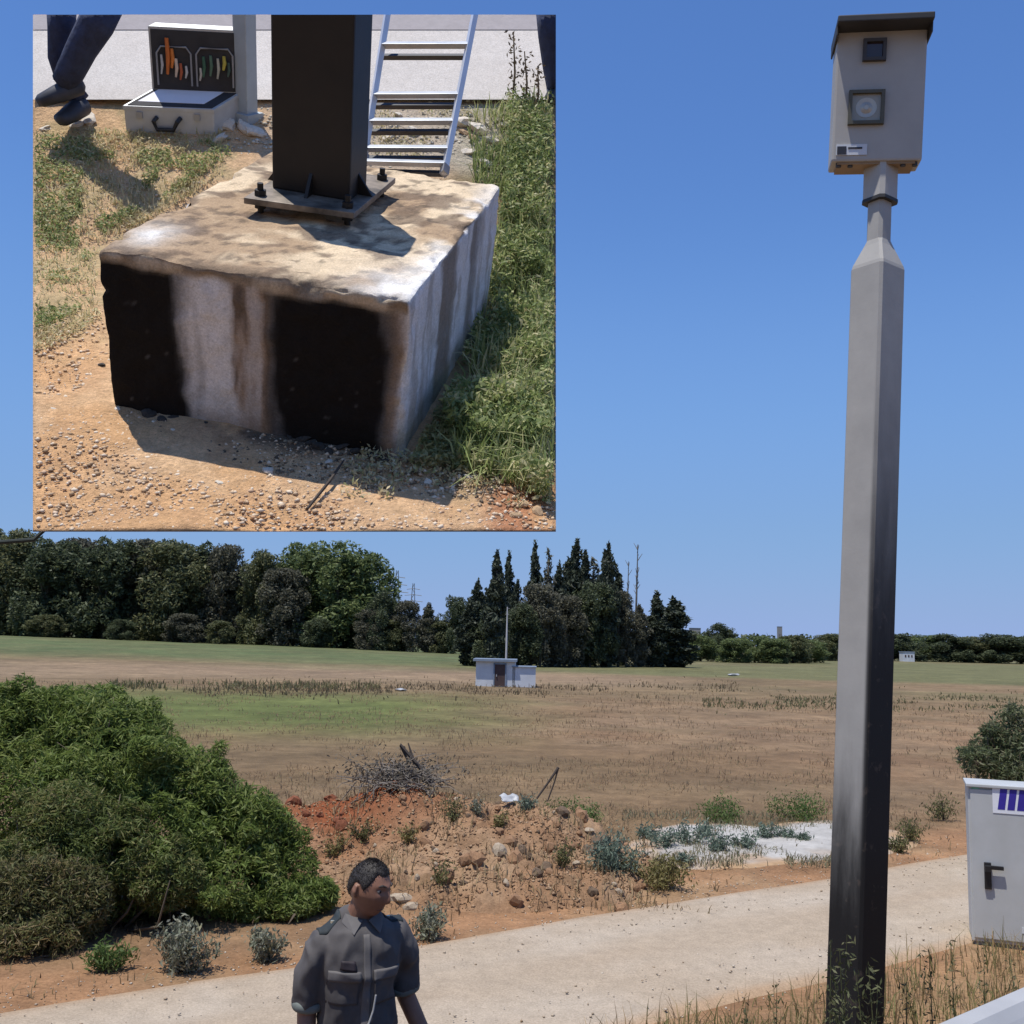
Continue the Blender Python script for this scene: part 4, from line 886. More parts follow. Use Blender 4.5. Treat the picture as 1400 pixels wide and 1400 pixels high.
for s_, A_ in ARMS.items():
    limb(body, A_, [.046, .045, .042, .039, .036, .027]); A_ = np.array(A_); wv = unit(A_[-1] - A_[-2]); wr_ = A_[-1]
    side = unit(np.cross(wv, [s_, 0, 0])); side = -side if side[1] > 0 else side                     # towards the front: the thumb side
    flat_n = np.cross(wv, side)
    body.tube([wr_ - wv * .01, wr_ + wv * .03, wr_ + wv * .075, wr_ + wv * .098], [(.020, .028), (.018, .040), (.017, .043), (.013, .041)], 12, flat=flat_n)
    for k, (off, ln) in enumerate(((.033, .070), (.011, .080), (-.011, .075), (-.032, .058))):
        b_ = wr_ + wv * .092 + side * off; inw = -flat_n * s_ * (1 if (flat_n * s_)[0] > 0 else -1); inw = np.array([-s_, 0, 0]) * .5 + np.array([0, -.1, 0])
        body.tube([b_ - wv * .02, b_ + wv * ln * .42, b_ + wv * ln * .75 + inw * .025, b_ + wv * ln * .93 + inw * .06], [.0098, .0092, .0084, .0065], 8)
    tb = wr_ + wv * .025 + side * .028
    body.tube([tb, tb + wv * .028 + side * .022, tb + wv * .058 + side * .028, tb + wv * .080 + side * .022], [.014, .012, .0105, .007], 8)
for s_ in (-1, 1): limb(body, [(s_ * .085, .01, .95), (s_ * .095, .0, .72), (s_ * .10, -.005, .5), (s_ * .10, .02, .3), (s_ * .10, .025, .09)], [.085, .075, .056, .05, .036])
M_SKIN = plain('skin_tanned', (.27, .135, .085), (.20, .095, .06), 14, .55, 0, .1, 90, .002)
MAN = np.array([-.612, 4.62, 0.0]); MAN[2] = float(ground_z(MAN[0], MAN[1]))
man = root('person', MAN, math.radians(23)); man.scale = (1.07, 1.04, 1.018)
tag(man, 'man in grey uniform shirt with rolled sleeves looking aside, walking by the track', 'person')
bo = link('body', remeshed(body, 'body', .0048, 3), M_SKIN, man)
# hair: a cap grown from the scalp
hl = hv; hx_, hy_, hz_ = hl[..., 0], hl[..., 1], hl[..., 2]
nzh = .012 * (fbm(n3 * 6, 77, 3) - .5)
azi = np.degrees(np.abs(np.arctan2(n3[..., 0], -n3[..., 1])))
line = np.interp(azi, [0, 18, 34, 48, 62, 76, 90, 104, 125, 150, 180], [.070, .070, .078, .066, .034, .004, .028, .030, -.020, -.055, -.060])
hd = hz_ + nzh * .6 - line; mask = hd > -.012
inn_ = hv * .97; out_ = hv + n3 * (-.006 + .012 * sstep(-.008, .018, hd) + .005 * (fbm(n3 * 16, 79, 3) - .4))[..., None]
fm_ = mask.reshape(-1)[hF].all(1); fidx = hF[fm_]; nV = len(hv.reshape(-1, 3))
bm = bmesh.new(); vs = {}
def gv(k, lay):
    if (k, lay) not in vs: vs[(k, lay)] = bm.verts.new(headpts((out_ if lay else inn_).reshape(-1, 3)[k][None])[0])
    return vs[(k, lay)]
edges = {}
for q in fidx:
    bm.faces.new([gv(k, 1) for k in q]); bm.faces.new([gv(k, 0) for k in q[::-1]])
    for a_, b_ in zip(q, np.roll(q, -1)): edges[(a_, b_)] = 1
for (a_, b_) in edges:
    if (b_, a_) not in edges: bm.faces.new([gv(b_, 1), gv(a_, 1), gv(a_, 0), gv(b_, 0)])
topk = [k * nv_ for k in range(nu_)]; bm.faces.new([gv(k, 1) for k in topk])
bmesh.ops.recalc_face_normals(bm, faces=bm.faces); me = bpy.data.meshes.new('hair'); bm.to_mesh(me); bm.free(); me.polygons.foreach_set('use_smooth', np.ones(len(me.polygons), bool))
M_HAIR = plain('dark_hair', (.016, .013, .012), (.035, .03, .028), 30, .6, 0, .6, 160, .004); hair = link('hair', me, M_HAIR, man)
rg = np.random.default_rng(88); sel = np.where((hd > .004).reshape(-1))[0]; sel = sel[rg.integers(len(sel), size=5200)]; nn_ = n3.reshape(-1, 3)[sel] @ HEADR.T; hp_ = headpts(out_.reshape(-1, 3)[sel]) + rg.normal(size=(5200, 3)) * .0025
V, Fq = leaves(rg, hp_ - nn_ * .001, .006, .0010, 0, np.array([0, .8, -1.6]) - nn_ * .6); kind(link('strands', npmesh('strands', V, Fq), M_HAIR, hair), 'stuff')
def onface(x, z):
    k = np.argmin((hx_ - x) ** 2 + (hz_ - z) ** 2 + (hy_ > 0) * 9); return hv.reshape(-1, 3)[k]
for s_ in (-1, 1):
    p_ = onface(s_ * .031, .016) + np.array([0, .008, 0]); bm = bmesh.new(); bmesh.ops.create_uvsphere(bm, u_segments=12, v_segments=8, radius=.0125); bmesh.ops.translate(bm, verts=bm.verts, vec=Vector(headpts(p_[None])[0])); me = bpy.data.meshes.new('eye'); bm.to_mesh(me); bm.free(); eo = link('eye', me, plain('eye_white', (.22, .19, .17), None, 20, .3), man)
    q_ = headpts((p_ + np.array([0, -.0118, 0]))[None])[0]; MB().tube([q_, q_ + HEADR @ np.array([0, -.0016, 0])], .0055, 10).build('iris', plain('eye_dark', (.02, .012, .01), None, 20, .2), eo)
    MB().tube([headpts((onface(s_ * x_, z_) + np.array([0, -.003, 0]))[None])[0] for x_, z_ in ((.014, .036), (.03, .042), (.046, .036))], [.003, .0045, .0025], 6).build('eyebrow', plain('dark_hair', (.016, .013, .012)), man)
MB().tube([headpts((onface(x_, -.067) + np.array([0, -.0022, 0]))[None])[0] for x_ in (-.022, 0, .022)], [.0012, .0022, .0012], 6).build('mouth', plain('lip', (.14, .06, .05), None, 20, .5), man)
# uniform shirt
sh = MB(); sh.tube([(0, .01, .885), (0, .01, .95), (0, .01, 1.06), (0, .005, 1.18), (0, 0, 1.29), (0, .0, 1.38), (0, .005, 1.435), (0, .004, 1.475), (.003, -.004, 1.497)],
                   [(.128, .162), (.130, .160), (.122, .150), (.122, .154), (.128, .162), (.120, .158), (.096, .134), (.074, .092), (.068, .074)], 24, flat=XR)
for s_, A_ in ARMS.items():
    A_ = np.array(A_); sh.tube([A_[0] + np.array([-.05 * s_, 0, .0]), A_[0], A_[1], A_[2], A_[2] * .45 + A_[3] * .55], [.058, .061, .058, .053, .051], 16, flat=(0, 1, .01))
M_SHIRT = plain('uniform_grey', (.105, .097, .095), (.055, .051, .054), 5, .85, 0, .25, 60, .003)
shirt_me = remeshed(sh, 'shirt', .009, 8, .022, 31); shirt = link('shirt', shirt_me, M_SHIRT, man)
bvh = BVHTree.FromPolygons([tuple(v.co) for v in shirt_me.vertices], [tuple(p.vertices) for p in shirt_me.polygons])
def patch(name, P00, P10, P11, P01, mat, n=12, m=10, lift=.005, thick=.006, d=(0, 1, 0)):
    A_, B_ = facegrid(n, m); Q_ = [np.array(P, float) for P in (P00, P10, P11, P01)]; d = Vector(unit(d)); T = []
    for a_, b_ in zip(A_.ravel(), B_.ravel()):
        p = (Q_[0] * (1 - a_) + Q_[1] * a_) * (1 - b_) + (Q_[3] * (1 - a_) + Q_[2] * a_) * b_; hit = bvh.ray_cast(Vector(p) - d * .5, d)
        T.append((np.array(hit[0]) if hit[0] is not None else p) - np.array(d) * lift)
    T = np.array(T); V = np.concatenate([T, T + np.array(d) * (thick + lift)]); k = n * m; i, j = np.meshgrid(np.arange(n - 1), np.arange(m - 1), indexing='ij'); q = np.stack([i * m + j, (i + 1) * m + j, (i + 1) * m + j + 1, i * m + j + 1], -1).reshape(-1, 4)
    lp = np.array([a_ * m for a_ in range(n)] + [(n - 1) * m + b_ for b_ in range(1, m)] + [a_ * m + m - 1 for a_ in range(n - 2, -1, -1)] + [b_ for b_ in range(m - 2, 0, -1)]); l2 = np.roll(lp, -1)
    return link(name, npmesh(name, V, np.concatenate([q, q[:, ::-1] + k, np.stack([l2, lp, lp + k, l2 + k], -1)]), True), mat, shirt)
M_SH2 = plain('uniform_grey_flap', (.135, .127, .125), (.09, .085, .087), 8, .85); M_EPA = plain('epaulette_dark', (.022, .032, .036), (.015, .02, .025), 9, .8)
patch('placket', (-.017, -.3, .90), (.017, -.3, .90), (.013, -.3, 1.44), (-.013, -.3, 1.44), M_SH2, 5, 40, .004)
for s_ in (-1, 1):
    x0 = s_ * .085; patch('pocket', (x0 - .055, -.3, 1.17), (x0 + .055, -.3, 1.17), (x0 + .055, -.3, 1.285), (x0 - .055, -.3, 1.285), M_SHIRT, 12, 12, .005)
    patch('pocket_flap', (x0 - .058, -.3, 1.265), (x0 + .058, -.3, 1.265), (x0 + .058, -.3, 1.305), (x0 - .058, -.3, 1.305), M_SH2, 12, 6, .010)
    patch('epaulette', (s_ * .090, -.035, 1.6), (s_ * .172, -.028, 1.6), (s_ * .172, .034, 1.6), (s_ * .090, .034, 1.6), M_EPA, 12, 8, .008, .008, (0, 0, -1))
    pb = bvh.ray_cast(Vector((s_ * .115, 0, 2)), Vector((0, 0, -1)))[0]; MB().tube([(pb[0], pb[1], pb[2] + .004), (pb[0], pb[1], pb[2] + .014)], .008, 8).build('button', plain('button_brass', (.7, .66, .5), None, 9, .3, .6), shirt)
    # collar leaf
    K = [(s_ * .010, -.074, 1.488), (s_ * .072, -.028, 1.512), (s_ * .088, -.035, 1.478), (s_ * .052, -.105, 1.440)]; K = [np.array(p) for p in K]; n_ = np.array([s_ * .2, -.9, .4]) * .008
    MB().add([p for p in K] + [p + n_ for p in K], [(0, 1, 2, 3), (7, 6, 5, 4), (0, 4, 5, 1), (1, 5, 6, 2), (2, 6, 7, 3), (3, 7, 4, 0)]).build('collar', M_SH2, shirt, bevel=.003)
    A_ = np.array(ARMS[s_]); a_, b_ = A_[2] * .55 + A_[3] * .45, A_[2] * .25 + A_[3] * .75; cu = MB(); cu.tube([a_, a_ * .66 + b_ * .34, a_ * .33 + b_ * .67, b_], [.059, .063, .062, .057], 18, flat=(0, 1, .01)); link('rolled_cuff', remeshed(cu, 'rolled_cuff', .006, 3, .006, 51 + s_), plain('cuff_lining', (.17, .19, .18), (.13, .15, .14), 9, .85), shirt)
patch('name_badge', (-.105, -.3, 1.315), (-.045, -.3, 1.305), (-.048, -.3, 1.345), (-.102, -.3, 1.35), plain('badge_dark', (.02, .014, .02), None, 9, .7), 6, 5, .009)
pt_ = [bvh.ray_cast(Vector((x_, -.6, z_)), Vector((0, 1, 0)))[0] for x_, z_ in ((.035, 1.21), (.028, 1.15), (.012, 1.10), (-.008, 1.06))]; MB().tube([np.array(p) - np.array([0, .008, 0]) for p in pt_], [.004, .004, .004, .004], 6).build('lanyard', plain('lanyard_pale', (.42, .42, .42), None, 9, .7), shirt)
A_ = np.array(ARMS[1]); wv = unit(A_[-1] - A_[-2]); MB().tube([A_[-1] - wv * .035, A_[-1] - wv * .012], [.036, .034], 14, flat=(0, 1, .01)).build('wristwatch', plain('black_plastic', (.015, .015, .016)), man)
# trousers, belt and shoes
tr_ = MB()
for s_ in (-1, 1): tr_.tube([(s_ * .075, .01, .93), (s_ * .095, .005, .80), (s_ * .105, .0, .62), (s_ * .107, .0, .45), (s_ * .107, .02, .25), (s_ * .107, .025, .06)], [.098, .105, .090, .080, .074, .070], 16, flat=(0, 1, .01))
tr_.tube([(0, .01, .80), (0, .01, .90), (0, .01, 1.0)], [(.118, .165), (.128, .172), (.122, .165)], 20, flat=XR)
link('trousers', remeshed(tr_, 'trousers', .010, 6, .016, 61), plain('uniform_trousers', (.045, .043, .05), (.03, .03, .035), 6, .85), man)
for s_ in (-1, 1):
    mb = MB(); mb.tube([(s_ * .107, .085, .045), (s_ * .107, .04, .055), (s_ * .108, -.06, .045), (s_ * .112, -.14, .035), (s_ * .112, -.185, .028)], [(.045, .036), (.055, .042), (.045, .048), (.035, .045), (.022, .03)], 14, flat=(1, 0, .01)); link('shoe', remeshed(mb, 'shoe', .007, 3), plain('black_leather', (.02, .018, .017), None, 9, .4), man)

# ------------------------------------------------------------------ tilted ground plot shown in the upper left: burnt pole base
# a solid wedge of ground carried by a mast beside the track; its own upright frame is (IX, IY, IZ)
IK = 0.60
IZ = unit(-ray(400, 2900)); _FR = CAM + ray(562, 410) * 3.1; BH = .545
_O = _FR - IZ * BH; IX = unit(RT - IZ * (RT @ IZ)); IY = np.cross(IZ, IX); IM3 = np.stack([IX, IY, IZ], 1)
OC = IM3.T @ (CAM - _O)
_ow = CAM + IK * (_O - CAM)
IMW = mw(_ow, IX, IY, IZ) @ Matrix.Scale(IK, 4)
def iray(px, py): return IM3.T @ ray(px, py)
def iproj(P): return proj(np.asarray(P) @ IM3.T + _O)
def PZ(px, py, z): r = iray(px, py); return OC + r * ((z - OC[2]) / r[2])
def PLY(px, py, y): r = iray(px, py); return OC + r * ((y - OC[1]) / r[1])
SL = .36
def ih(y): return SL * np.maximum(0, y - 1.6)
def GI(px, py, lift=0.0):
    p = PZ(px, py, lift)
    if p[1] <= 1.6: return p
    r = iray(px, py); t = (SL * (OC[1] - 1.6) - OC[2] + lift) / (r[2] - SL * r[1]); return OC + r * t
WX0, WX1, WY0, WY1 = 45, 760, 20, 727
def iroot(name, p=(0, 0, 0)): return root(name, mw=IMW @ Matrix.Translation(Vector(p)))
def inwin(V, k, m=1.0):
    q = iproj(V).reshape(-1, k, 3); return ((q[..., 0] > WX0 + m) & (q[..., 0] < WX1 - m) & (q[..., 1] > WY0 + m) & (q[..., 1] < WY1 - m)).all(1)
def sawn(me, off=(0, 0, 0), sides='TLRB'):
    """saw a mesh off flush with the edges of the plot"""
    bm = bmesh.new(); bm.from_mesh(me)
    for s_, (a_, b_) in {'T': ((0, WY0), (1400, WY0)), 'B': ((1400, WY1), (0, WY1)), 'L': ((WX0, 1400), (WX0, 0)), 'R': ((WX1, 0), (WX1, 1400))}.items():
        if s_ not in sides: continue
        n = unit(np.cross(iray(*a_), iray(*b_)))
        if n @ iray(400, 370) < 0: n = -n
        co = OC - np.asarray(off)
        rs = bmesh.ops.bisect_plane(bm, geom=bm.verts[:] + bm.edges[:] + bm.faces[:], plane_co=co, plane_no=n, clear_inner=True)
        ed = [e for e in rs['geom_cut'] if isinstance(e, bmesh.types.BMEdge)]
        if ed: bmesh.ops.holes_fill(bm, edges=ed, sides=0)
    bm.to_mesh(me); bm.free(); return me
rg = np.random.default_rng(900)
nx, ny = 110, 112
PX, PY = np.meshgrid(np.linspace(WX0, WX1, nx), np.linspace(WY1, WY0, ny), indexing='ij')
top = np.array([GI(a, b) for a, b in zip(PX.ravel(), PY.ravel())])
inner = ((PX > WX0) & (PX < WX1) & (PY > WY0) & (PY < WY1)).ravel()
top[:, 2] += inner * (.045 * (fbm(top[:, :2] * 3.1, 905, 5) - .5))
bot = OC + (top - OC) * (1 + .22 / np.linalg.norm(top - OC, axis=1))[:, None]
nv = nx * ny; V = np.concatenate([top, bot]); i, j = np.meshgrid(np.arange(nx - 1), np.arange(ny - 1), indexing='ij')
q = np.stack([i * ny + j, (i + 1) * ny + j, (i + 1) * ny + j + 1, i * ny + j + 1], -1).reshape(-1, 4)
loop = [(a, 0) for a in range(nx)] + [(nx - 1, b) for b in range(1, ny)] + [(a, ny - 1) for a in range(nx - 2, -1, -1)] + [(0, b) for b in range(ny - 2, 0, -1)]
li = np.array([a * ny + b for a, b in loop]); l2 = np.roll(li, -1)
Fq = np.concatenate([q, q[:, ::-1] + nv, np.stack([l2, li, li + nv, l2 + nv], -1)])
fx, fy_ = PX.ravel(), PY.ravel(); nn = fbm(top[:, :2] * 4, 911, 5); n2 = fbm(top[:, :2] * 9, 915, 4)
c = np.repeat(C3(.66, .395, .20), nv, 0)
c = blend(c, sstep(.42, .68, nn) * .8, C3(.70, .47, .275)); c = blend(c, sstep(.55, .75, n2) * .5, C3(.55, .33, .18))
lv = (1 - sstep(430, 500, fy_ + 60 * (nn - .5))) * (1 - sstep(300, 380, fx)); c = blend(c, lv * .7, C3(.62, .42, .24)); c = blend(c, lv * sstep(.5, .62, n2) * .5, C3(.42, .36, .19))
rv = sstep(585, 640, fx + 60 * (nn - .5)) * (1 - sstep(640, 710, fy_)); c = blend(c, rv * .8, C3(.17, .15, .075))
bk = (1 - sstep(215, 260, fy_)) * sstep(330, 400, fx) * (1 - sstep(690, 730, fx)); c = blend(c, bk * .8, C3(.50, .45, .36))
rd = sstep(640, 690, fx) * sstep(630, 680, fy_) * sstep(.4, .55, nn); c = blend(c, rd * .8, C3(.42, .17, .085))
ash = np.exp(-(((fx - 400) / 130) ** 2 + ((fy_ - 590 - (fx - 350) * .12) / 22) ** 2)) * sstep(.35, .6, n2); c = blend(c, np.clip(ash * 1.3, 0, .9), C3(.10, .085, .07))
cc = np.concatenate([c, np.repeat(C3(.36, .24, .14), nv, 0)])
plot = kind(link('bare_ground', npmesh('bare_ground', V, Fq, True, cc), attrmat('plot_soil', 14, .28, .95, .8, .02, 34, fine=90.0)), 'structure')
plot.matrix_world = IMW
# the mast that carries it stands outside the picture at the left
M_MAST = plain('mast_green', (.02, .03, .022), (.015, .02, .017), 5, .7)
e0, e1, e2 = at(130, 660, 2.08), at(46, 738, 1.95), at(-150, 752, 1.95)
def worldchild(o): o.matrix_parent_inverse = IMW.inverted(); return o
worldchild(MB().tube([e0, e1, e2], .0042, 8).build('support_arm', M_MAST, plot))
worldchild(MB().tube([(e2[0], e2[1], .2), (e2[0], e2[1], 1.5), (e2[0], e2[1], e2[2] + .03)], .045, 12).build('support_post', M_MAST, plot))
e3 = at(150, 300, 3.4)
worldchild(MB().tube([(e2[0], e2[1], e2[2] + .2), e3], .006, 8).build('support_stay', M_MAST, plot)) if False else None

def isheet(name, x0, x1, y0, y1, n, m, lift, mat, colf):
    A, B = np.meshgrid(np.linspace(x0, x1, n), np.linspace(y1, y0, m), indexing='ij')
    T = np.array([GI(a, b, lift) for a, b in zip(A.ravel(), B.ravel())]); i, j = np.meshgrid(np.arange(n - 1), np.arange(m - 1), indexing='ij')
    Fq = np.stack([i * m + j, (i + 1) * m + j, (i + 1) * m + j + 1, i * m + j + 1], -1).reshape(-1, 4)
    o = kind(link(name, npmesh(name, T, Fq, True, colf(T)), mat), 'structure'); o.matrix_world = IMW; return o
roadm = attrmat('shoulder_concrete', 16, .10, .9, .3, .008, 60, fine=120.0)
isheet('road_shoulder', WX0, WX1, 41, 136, 50, 14, .034, roadm, lambda T: np.repeat(C3(.60, .555, .505), len(T), 0) * (.85 + .3 * fbm(T[:, :2] * 1.5, 921, 4))[:, None])
isheet('asphalt_road', WX0, WX1, WY0 + .4, 40.5, 30, 5, .038, attrmat('far_asphalt', 20, .1, .9, .3, .006, 60), lambda T: np.repeat(C3(.37, .34, .34), len(T), 0))

# concrete footing
_f = [PZ(133, 340, BH), PZ(562, 410, BH), PZ(685, 255, BH)]
bU = _f[1] - _f[0]; bV = _f[2] - _f[1]; lu, lv_ = np.linalg.norm(bU), np.linalg.norm(bV); hu, hv = bU / lu, bV / lv_
b0 = _f[0] - np.array([0, 0, BH])
V = []; Fs = []
def addface(fn, n, m, flip):
    A, B = facegrid(n, m); P = fn(A, B).reshape(-1, 3); o = sum(len(x) for x in V); V.append(P); i, j = np.meshgrid(np.arange(n - 1), np.arange(m - 1), indexing='ij')
    q = np.stack([i * m + j, (i + 1) * m + j, (i + 1) * m + j + 1, i * m + j + 1], -1).reshape(-1, 4); Fs.append((q[:, ::-1] if flip else q) + o)
HB = BH + .1; S3 = lambda x, y, z: np.stack([x, y, z], -1); O1 = lambda A: np.ones_like(A); O0 = lambda A: np.zeros_like(A)
addface(lambda A, B: S3(A * lu, O0(A), B * HB), 90, 56, False); addface(lambda A, B: S3(A * lu, O1(A) * lv_, B * HB), 40, 30, True)
addface(lambda A, B: S3(O1(A) * lu, A * lv_, B * HB), 70, 50, False); addface(lambda A, B: S3(O0(A), A * lv_, B * HB), 40, 30, True); addface(lambda A, B: S3(A * lu, B * lv_, O1(A) * HB), 96, 96, False)
Q = np.concatenate(V); Fq = np.concatenate(Fs)
sz = np.array([lu, lv_, HB]); rr = (.007 + .012 * fbm(Q * 9, 931, 3) + .05 * sstep(.56, .70, fbm(Q * 7.5, 932, 4)))[:, None]
inn = np.clip(Q, rr, sz - rr); dv = Q - inn; ln = np.linalg.norm(dv, axis=1)[:, None]; Qr = inn + np.where(ln > 1e-6, rr * dv / np.maximum(ln, 1e-6), dv)
Qr += .016 * (fbm(Qr * 20, 933, 4) - .5)[:, None] * np.array([1, 1, 1.0]) + np.array([0, 0, 1.0]) * (.018 * (fbm(Qr * 6, 935, 3) - .5) * (Q[:, 2] > HB * .97))[:, None]
u, v, w_ = Q[:, 0] / lu, Q[:, 1] / lv_, (Q[:, 2] - .1) / BH
nz1 = fbm(Q * 5, 941, 4); nz2 = fbm(Q * np.array([22, 22, 3]), 943, 4); nz3 = fbm(Q * 11, 945, 4); nz4 = fbm(Q * np.array([1, 1, .25]) * 9, 947, 4)
conc = np.repeat(C3(.70, .685, .68), len(Q), 0) * (.85 + .3 * nz3)[:, None]
front = (Q[:, 1] < .001) & (Q[:, 2] < HB * .999); topf = Q[:, 2] > HB * .999; rightf = (Q[:, 0] > lu * .999) & ~topf
uu = u + .05 * (nz2 - .5) * 2 + .02 * (nz1 - .5)
sb = (1 - sstep(.24, .315, uu)) + sstep(.525, .60, uu) * (1 - sstep(.895, .985, uu)); sb = np.clip(sb + .55 * sstep(.40, .46, uu) * (1 - sstep(.5, .6, uu)) * sstep(.52, .62, nz2), 0, 1)
brn = sstep(.41, .45, uu) * (1 - sstep(.54, .60, uu)) * (.45 + .55 * sstep(.4, .6, nz2)) + sstep(.90, .94, uu) * (1 - sstep(.96, 1.0, uu)) * .8
fc = blend(conc, np.clip(brn, 0, .85), C3(.26, .17, .10)); fc = blend(fc, (1 - sstep(.02, .14, w_ + .1 * (nz1 - .5))) * (1 - sb).clip(0, 1) * .6, C3(.30, .20, .12))
speck = sstep(.78, .84, fbm(Q * 60, 951, 3)) * (1 - sstep(.6, .9, w_)); fc = blend(fc, np.clip(sb, 0, 1) * (1 - .10 * speck), C3(.014, .012, .011))
lip = sstep(.90, .95, w_ + .07 * (nz1 - .5)); fc = blend(fc, lip, C3(.55, .44, .31)); fc = blend(fc, lip * sstep(.45, .58, nz4) * .75, C3(.20, .145, .095))
tc = np.repeat(C3(.68, .535, .36), len(Q), 0) * (.8 + .4 * nz3)[:, None]; tc = blend(tc, sstep(.40, .56, fbm(Q * 4.5, 953, 5)) * .85, C3(.36, .245, .15)); tc = blend(tc, sstep(.53, .63, fbm(Q * 11, 955, 5)) * .75, C3(.15, .105, .075)); tc = blend(tc, sstep(.60, .68, fbm(Q * 30, 957, 4)) * .6, C3(.09, .07, .055)); tc = blend(tc, np.exp(-(v / .05) ** 2) * sstep(.42, .58, nz4) * .8, C3(.16, .115, .08))
wc = np.exp(-(((u - 1) / .16) ** 2 + ((v - .06) / .16) ** 2)) + .8 * np.exp(-((u - 1) / .07) ** 2) * sstep(.42, .5, nz1) + .8 * np.exp(-(((u - .09) / .07) ** 2 + ((v - .14) / .08) ** 2)); tc = blend(tc, np.clip(wc * 1.2, 0, 1) * (.55 + .45 * sstep(.4, .6, nz3)), C3(.80, .78, .74))
rc = blend(conc * 1.05, sstep(.27, .31, v + .03 * (nz2 - .5)) * (1 - sstep(.42, .48, v)) * .8, C3(.17, .12, .075)); rc = blend(rc, sstep(.52, .64, nz2) * .45, C3(.26, .20, .14)); rc = blend(rc, sstep(.60, .66, v + .04 * (nz2 - .5)) * (1 - sstep(.70, .76, v)) * .6, C3(.12, .09, .065)); rc = blend(rc, (1 - sstep(.05, .25, w_ + .2 * (nz1 - .5))) * .6, C3(.24, .23, .13))
cc = conc.copy(); cc[front] = fc[front]; cc[topf] = tc[topf]; cc[rightf] = rc[rightf]
Vl = np.outer(Qr[:, 0], hu) + np.outer(Qr[:, 1], hv) + np.outer(Qr[:, 2] - .1, [0, 0, 1.0])
me = npmesh('concrete_footing', Vl, Fq, True, cc)
bm = bmesh.new(); bm.from_mesh(me); bmesh.ops.remove_doubles(bm, verts=bm.verts, dist=.0015); bm.to_mesh(me); bm.free()
blk = link('concrete_footing', me, attrmat('footing_stained', 30, .16, .9, .5, .008, 70, fine=140.0)); blk.matrix_world = IMW @ Matrix.Translation(Vector(b0))
tag(blk, 'square concrete footing with soot blackened front face and stained top', 'concrete block')

# burnt pole stub with base plate
M_BURN = plain('burnt_steel', (.020, .016, .014), (.012, .011, .011), 7, .55, .2, .15, 30, .003)
M_BURN2 = plain('scorched_plate', (.30, .25, .20), (.07, .06, .05), 12, .6, .3, .2, 40, .002)
zp = BH + .062
A, B, Cq = PZ(333, 270, zp), PZ(484, 291, zp), PZ(541, 243, zp); Dq = A + Cq - B
po = (A + Cq) / 2; po[2] = BH; r = iroot('burnt_pole', po); tag(r, 'black burnt steel pole bolted to the concrete footing by a plate', 'pole')
def pris(poly, z0, z1): return MB().prism([(p[0] - po[0], p[1] - po[1]) for p in poly], z0 - BH, z1 - BH)
plate = pris([A, B, Cq, Dq], zp - .022, zp).build('base_plate', M_BURN2, r, bevel=.003)
sa, sb_ = PZ(372, 257, zp), PZ(478, 275, zp); sv = unit(Cq - B)
sc_len = .2
for L in np.linspace(.02, .4, 60):
    if iproj(sb_ + sv * L)[0] > 501: sc_len = L; break
sc3 = sb_ + sv * sc_len; sd = sa + sv * sc_len
me = pris([sa, sb_, sc3, sd], zp - .002, zp + 2.2).mesh('shaft', bevel=.008); sawn(me, po, 'T'); link('shaft', me, M_BURN, r)
for (p_, q_) in ((sb_ + sv * sc_len * .5, unit(sb_ - sa)), ((sa + sb_) / 2, -sv), ((sa + sd) / 2, -unit(sb_ - sa))):
    nrm = np.cross(q_, [0, 0, 1.0]); t = .006; base_ = p_ - po
    P8 = [base_ + nrm * s_ * t + k for s_ in (-1, 1) for k in (np.array([0, 0, -.001]), q_ * .055 + np.array([0, 0, -.001]), np.array([0, 0, .075]))]
    MB().add(P8, [(0, 1, 2), (5, 4, 3), (0, 3, 4, 1), (1, 4, 5, 2), (2, 5, 3, 0)]).build('gusset', M_BURN, r)
ctr = (A + B + Cq + Dq) / 4
for p_ in (A, B, Cq, Dq):
    c_ = ctr + (p_ - ctr) * .80 - po; mb = MB(); mb.tube([(c_[0], c_[1], -.01), (c_[0], c_[1], .105)], .011, 8); bo = mb.build('anchor_bolt', M_BURN, r)
    mb = MB(); mb.tube([(c_[0], c_[1], .062), (c_[0], c_[1], .082)], .021, 6); mb.tube([(c_[0], c_[1], .018), (c_[0], c_[1], .036)], .021, 6); mb.build('nut', M_BURN, bo)

# aluminium ladder behind the pole
M_ALU = plain('ladder_aluminium', (.78, .80, .83), (.68, .70, .74), 10, .4, .35); M_ALUD = plain('rung_aluminium', (.42, .45, .50), (.30, .33, .38), 10, .45, .4)
f0, f1 = PZ(497, 221, BH), PZ(607, 238, BH); t0, t1 = PLY(531, 10, f0[1] + .55), PLY(651, 10, f1[1] + .55)
r = iroot('aluminium_ladder', f0); tag(r, 'silver aluminium ladder standing on the footing behind the burnt pole', 'ladder')
ax = unit(f1 - f0)
for p_, q_ in ((f0, t0), (f1, t1)):
    mb = MB(); mb.tube([p_ - f0, (p_ + q_) / 2 - f0, q_ - f0 + (q_ - p_) * .1], [(.030, .016)] * 3, 4, flat=ax); me = mb.mesh('rail', bevel=.003); sawn(me, f0, 'T'); ro = link('rail', me, M_ALU, r)
    MB().tube([p_ - f0 + np.array([0, 0, .0]), p_ - f0 + (q_ - p_) * .045], [(.036, .021)] * 2, 4, flat=ax).build('rubber_foot', plain('rubber_grey', (.35, .36, .38), None, 9, .7), ro)
M_RUNGSHADE = plain('rung_shade', (.05, .055, .065), (.035, .04, .05), 10, .6)  # dark bars added below each rung, painting the shade on its underside
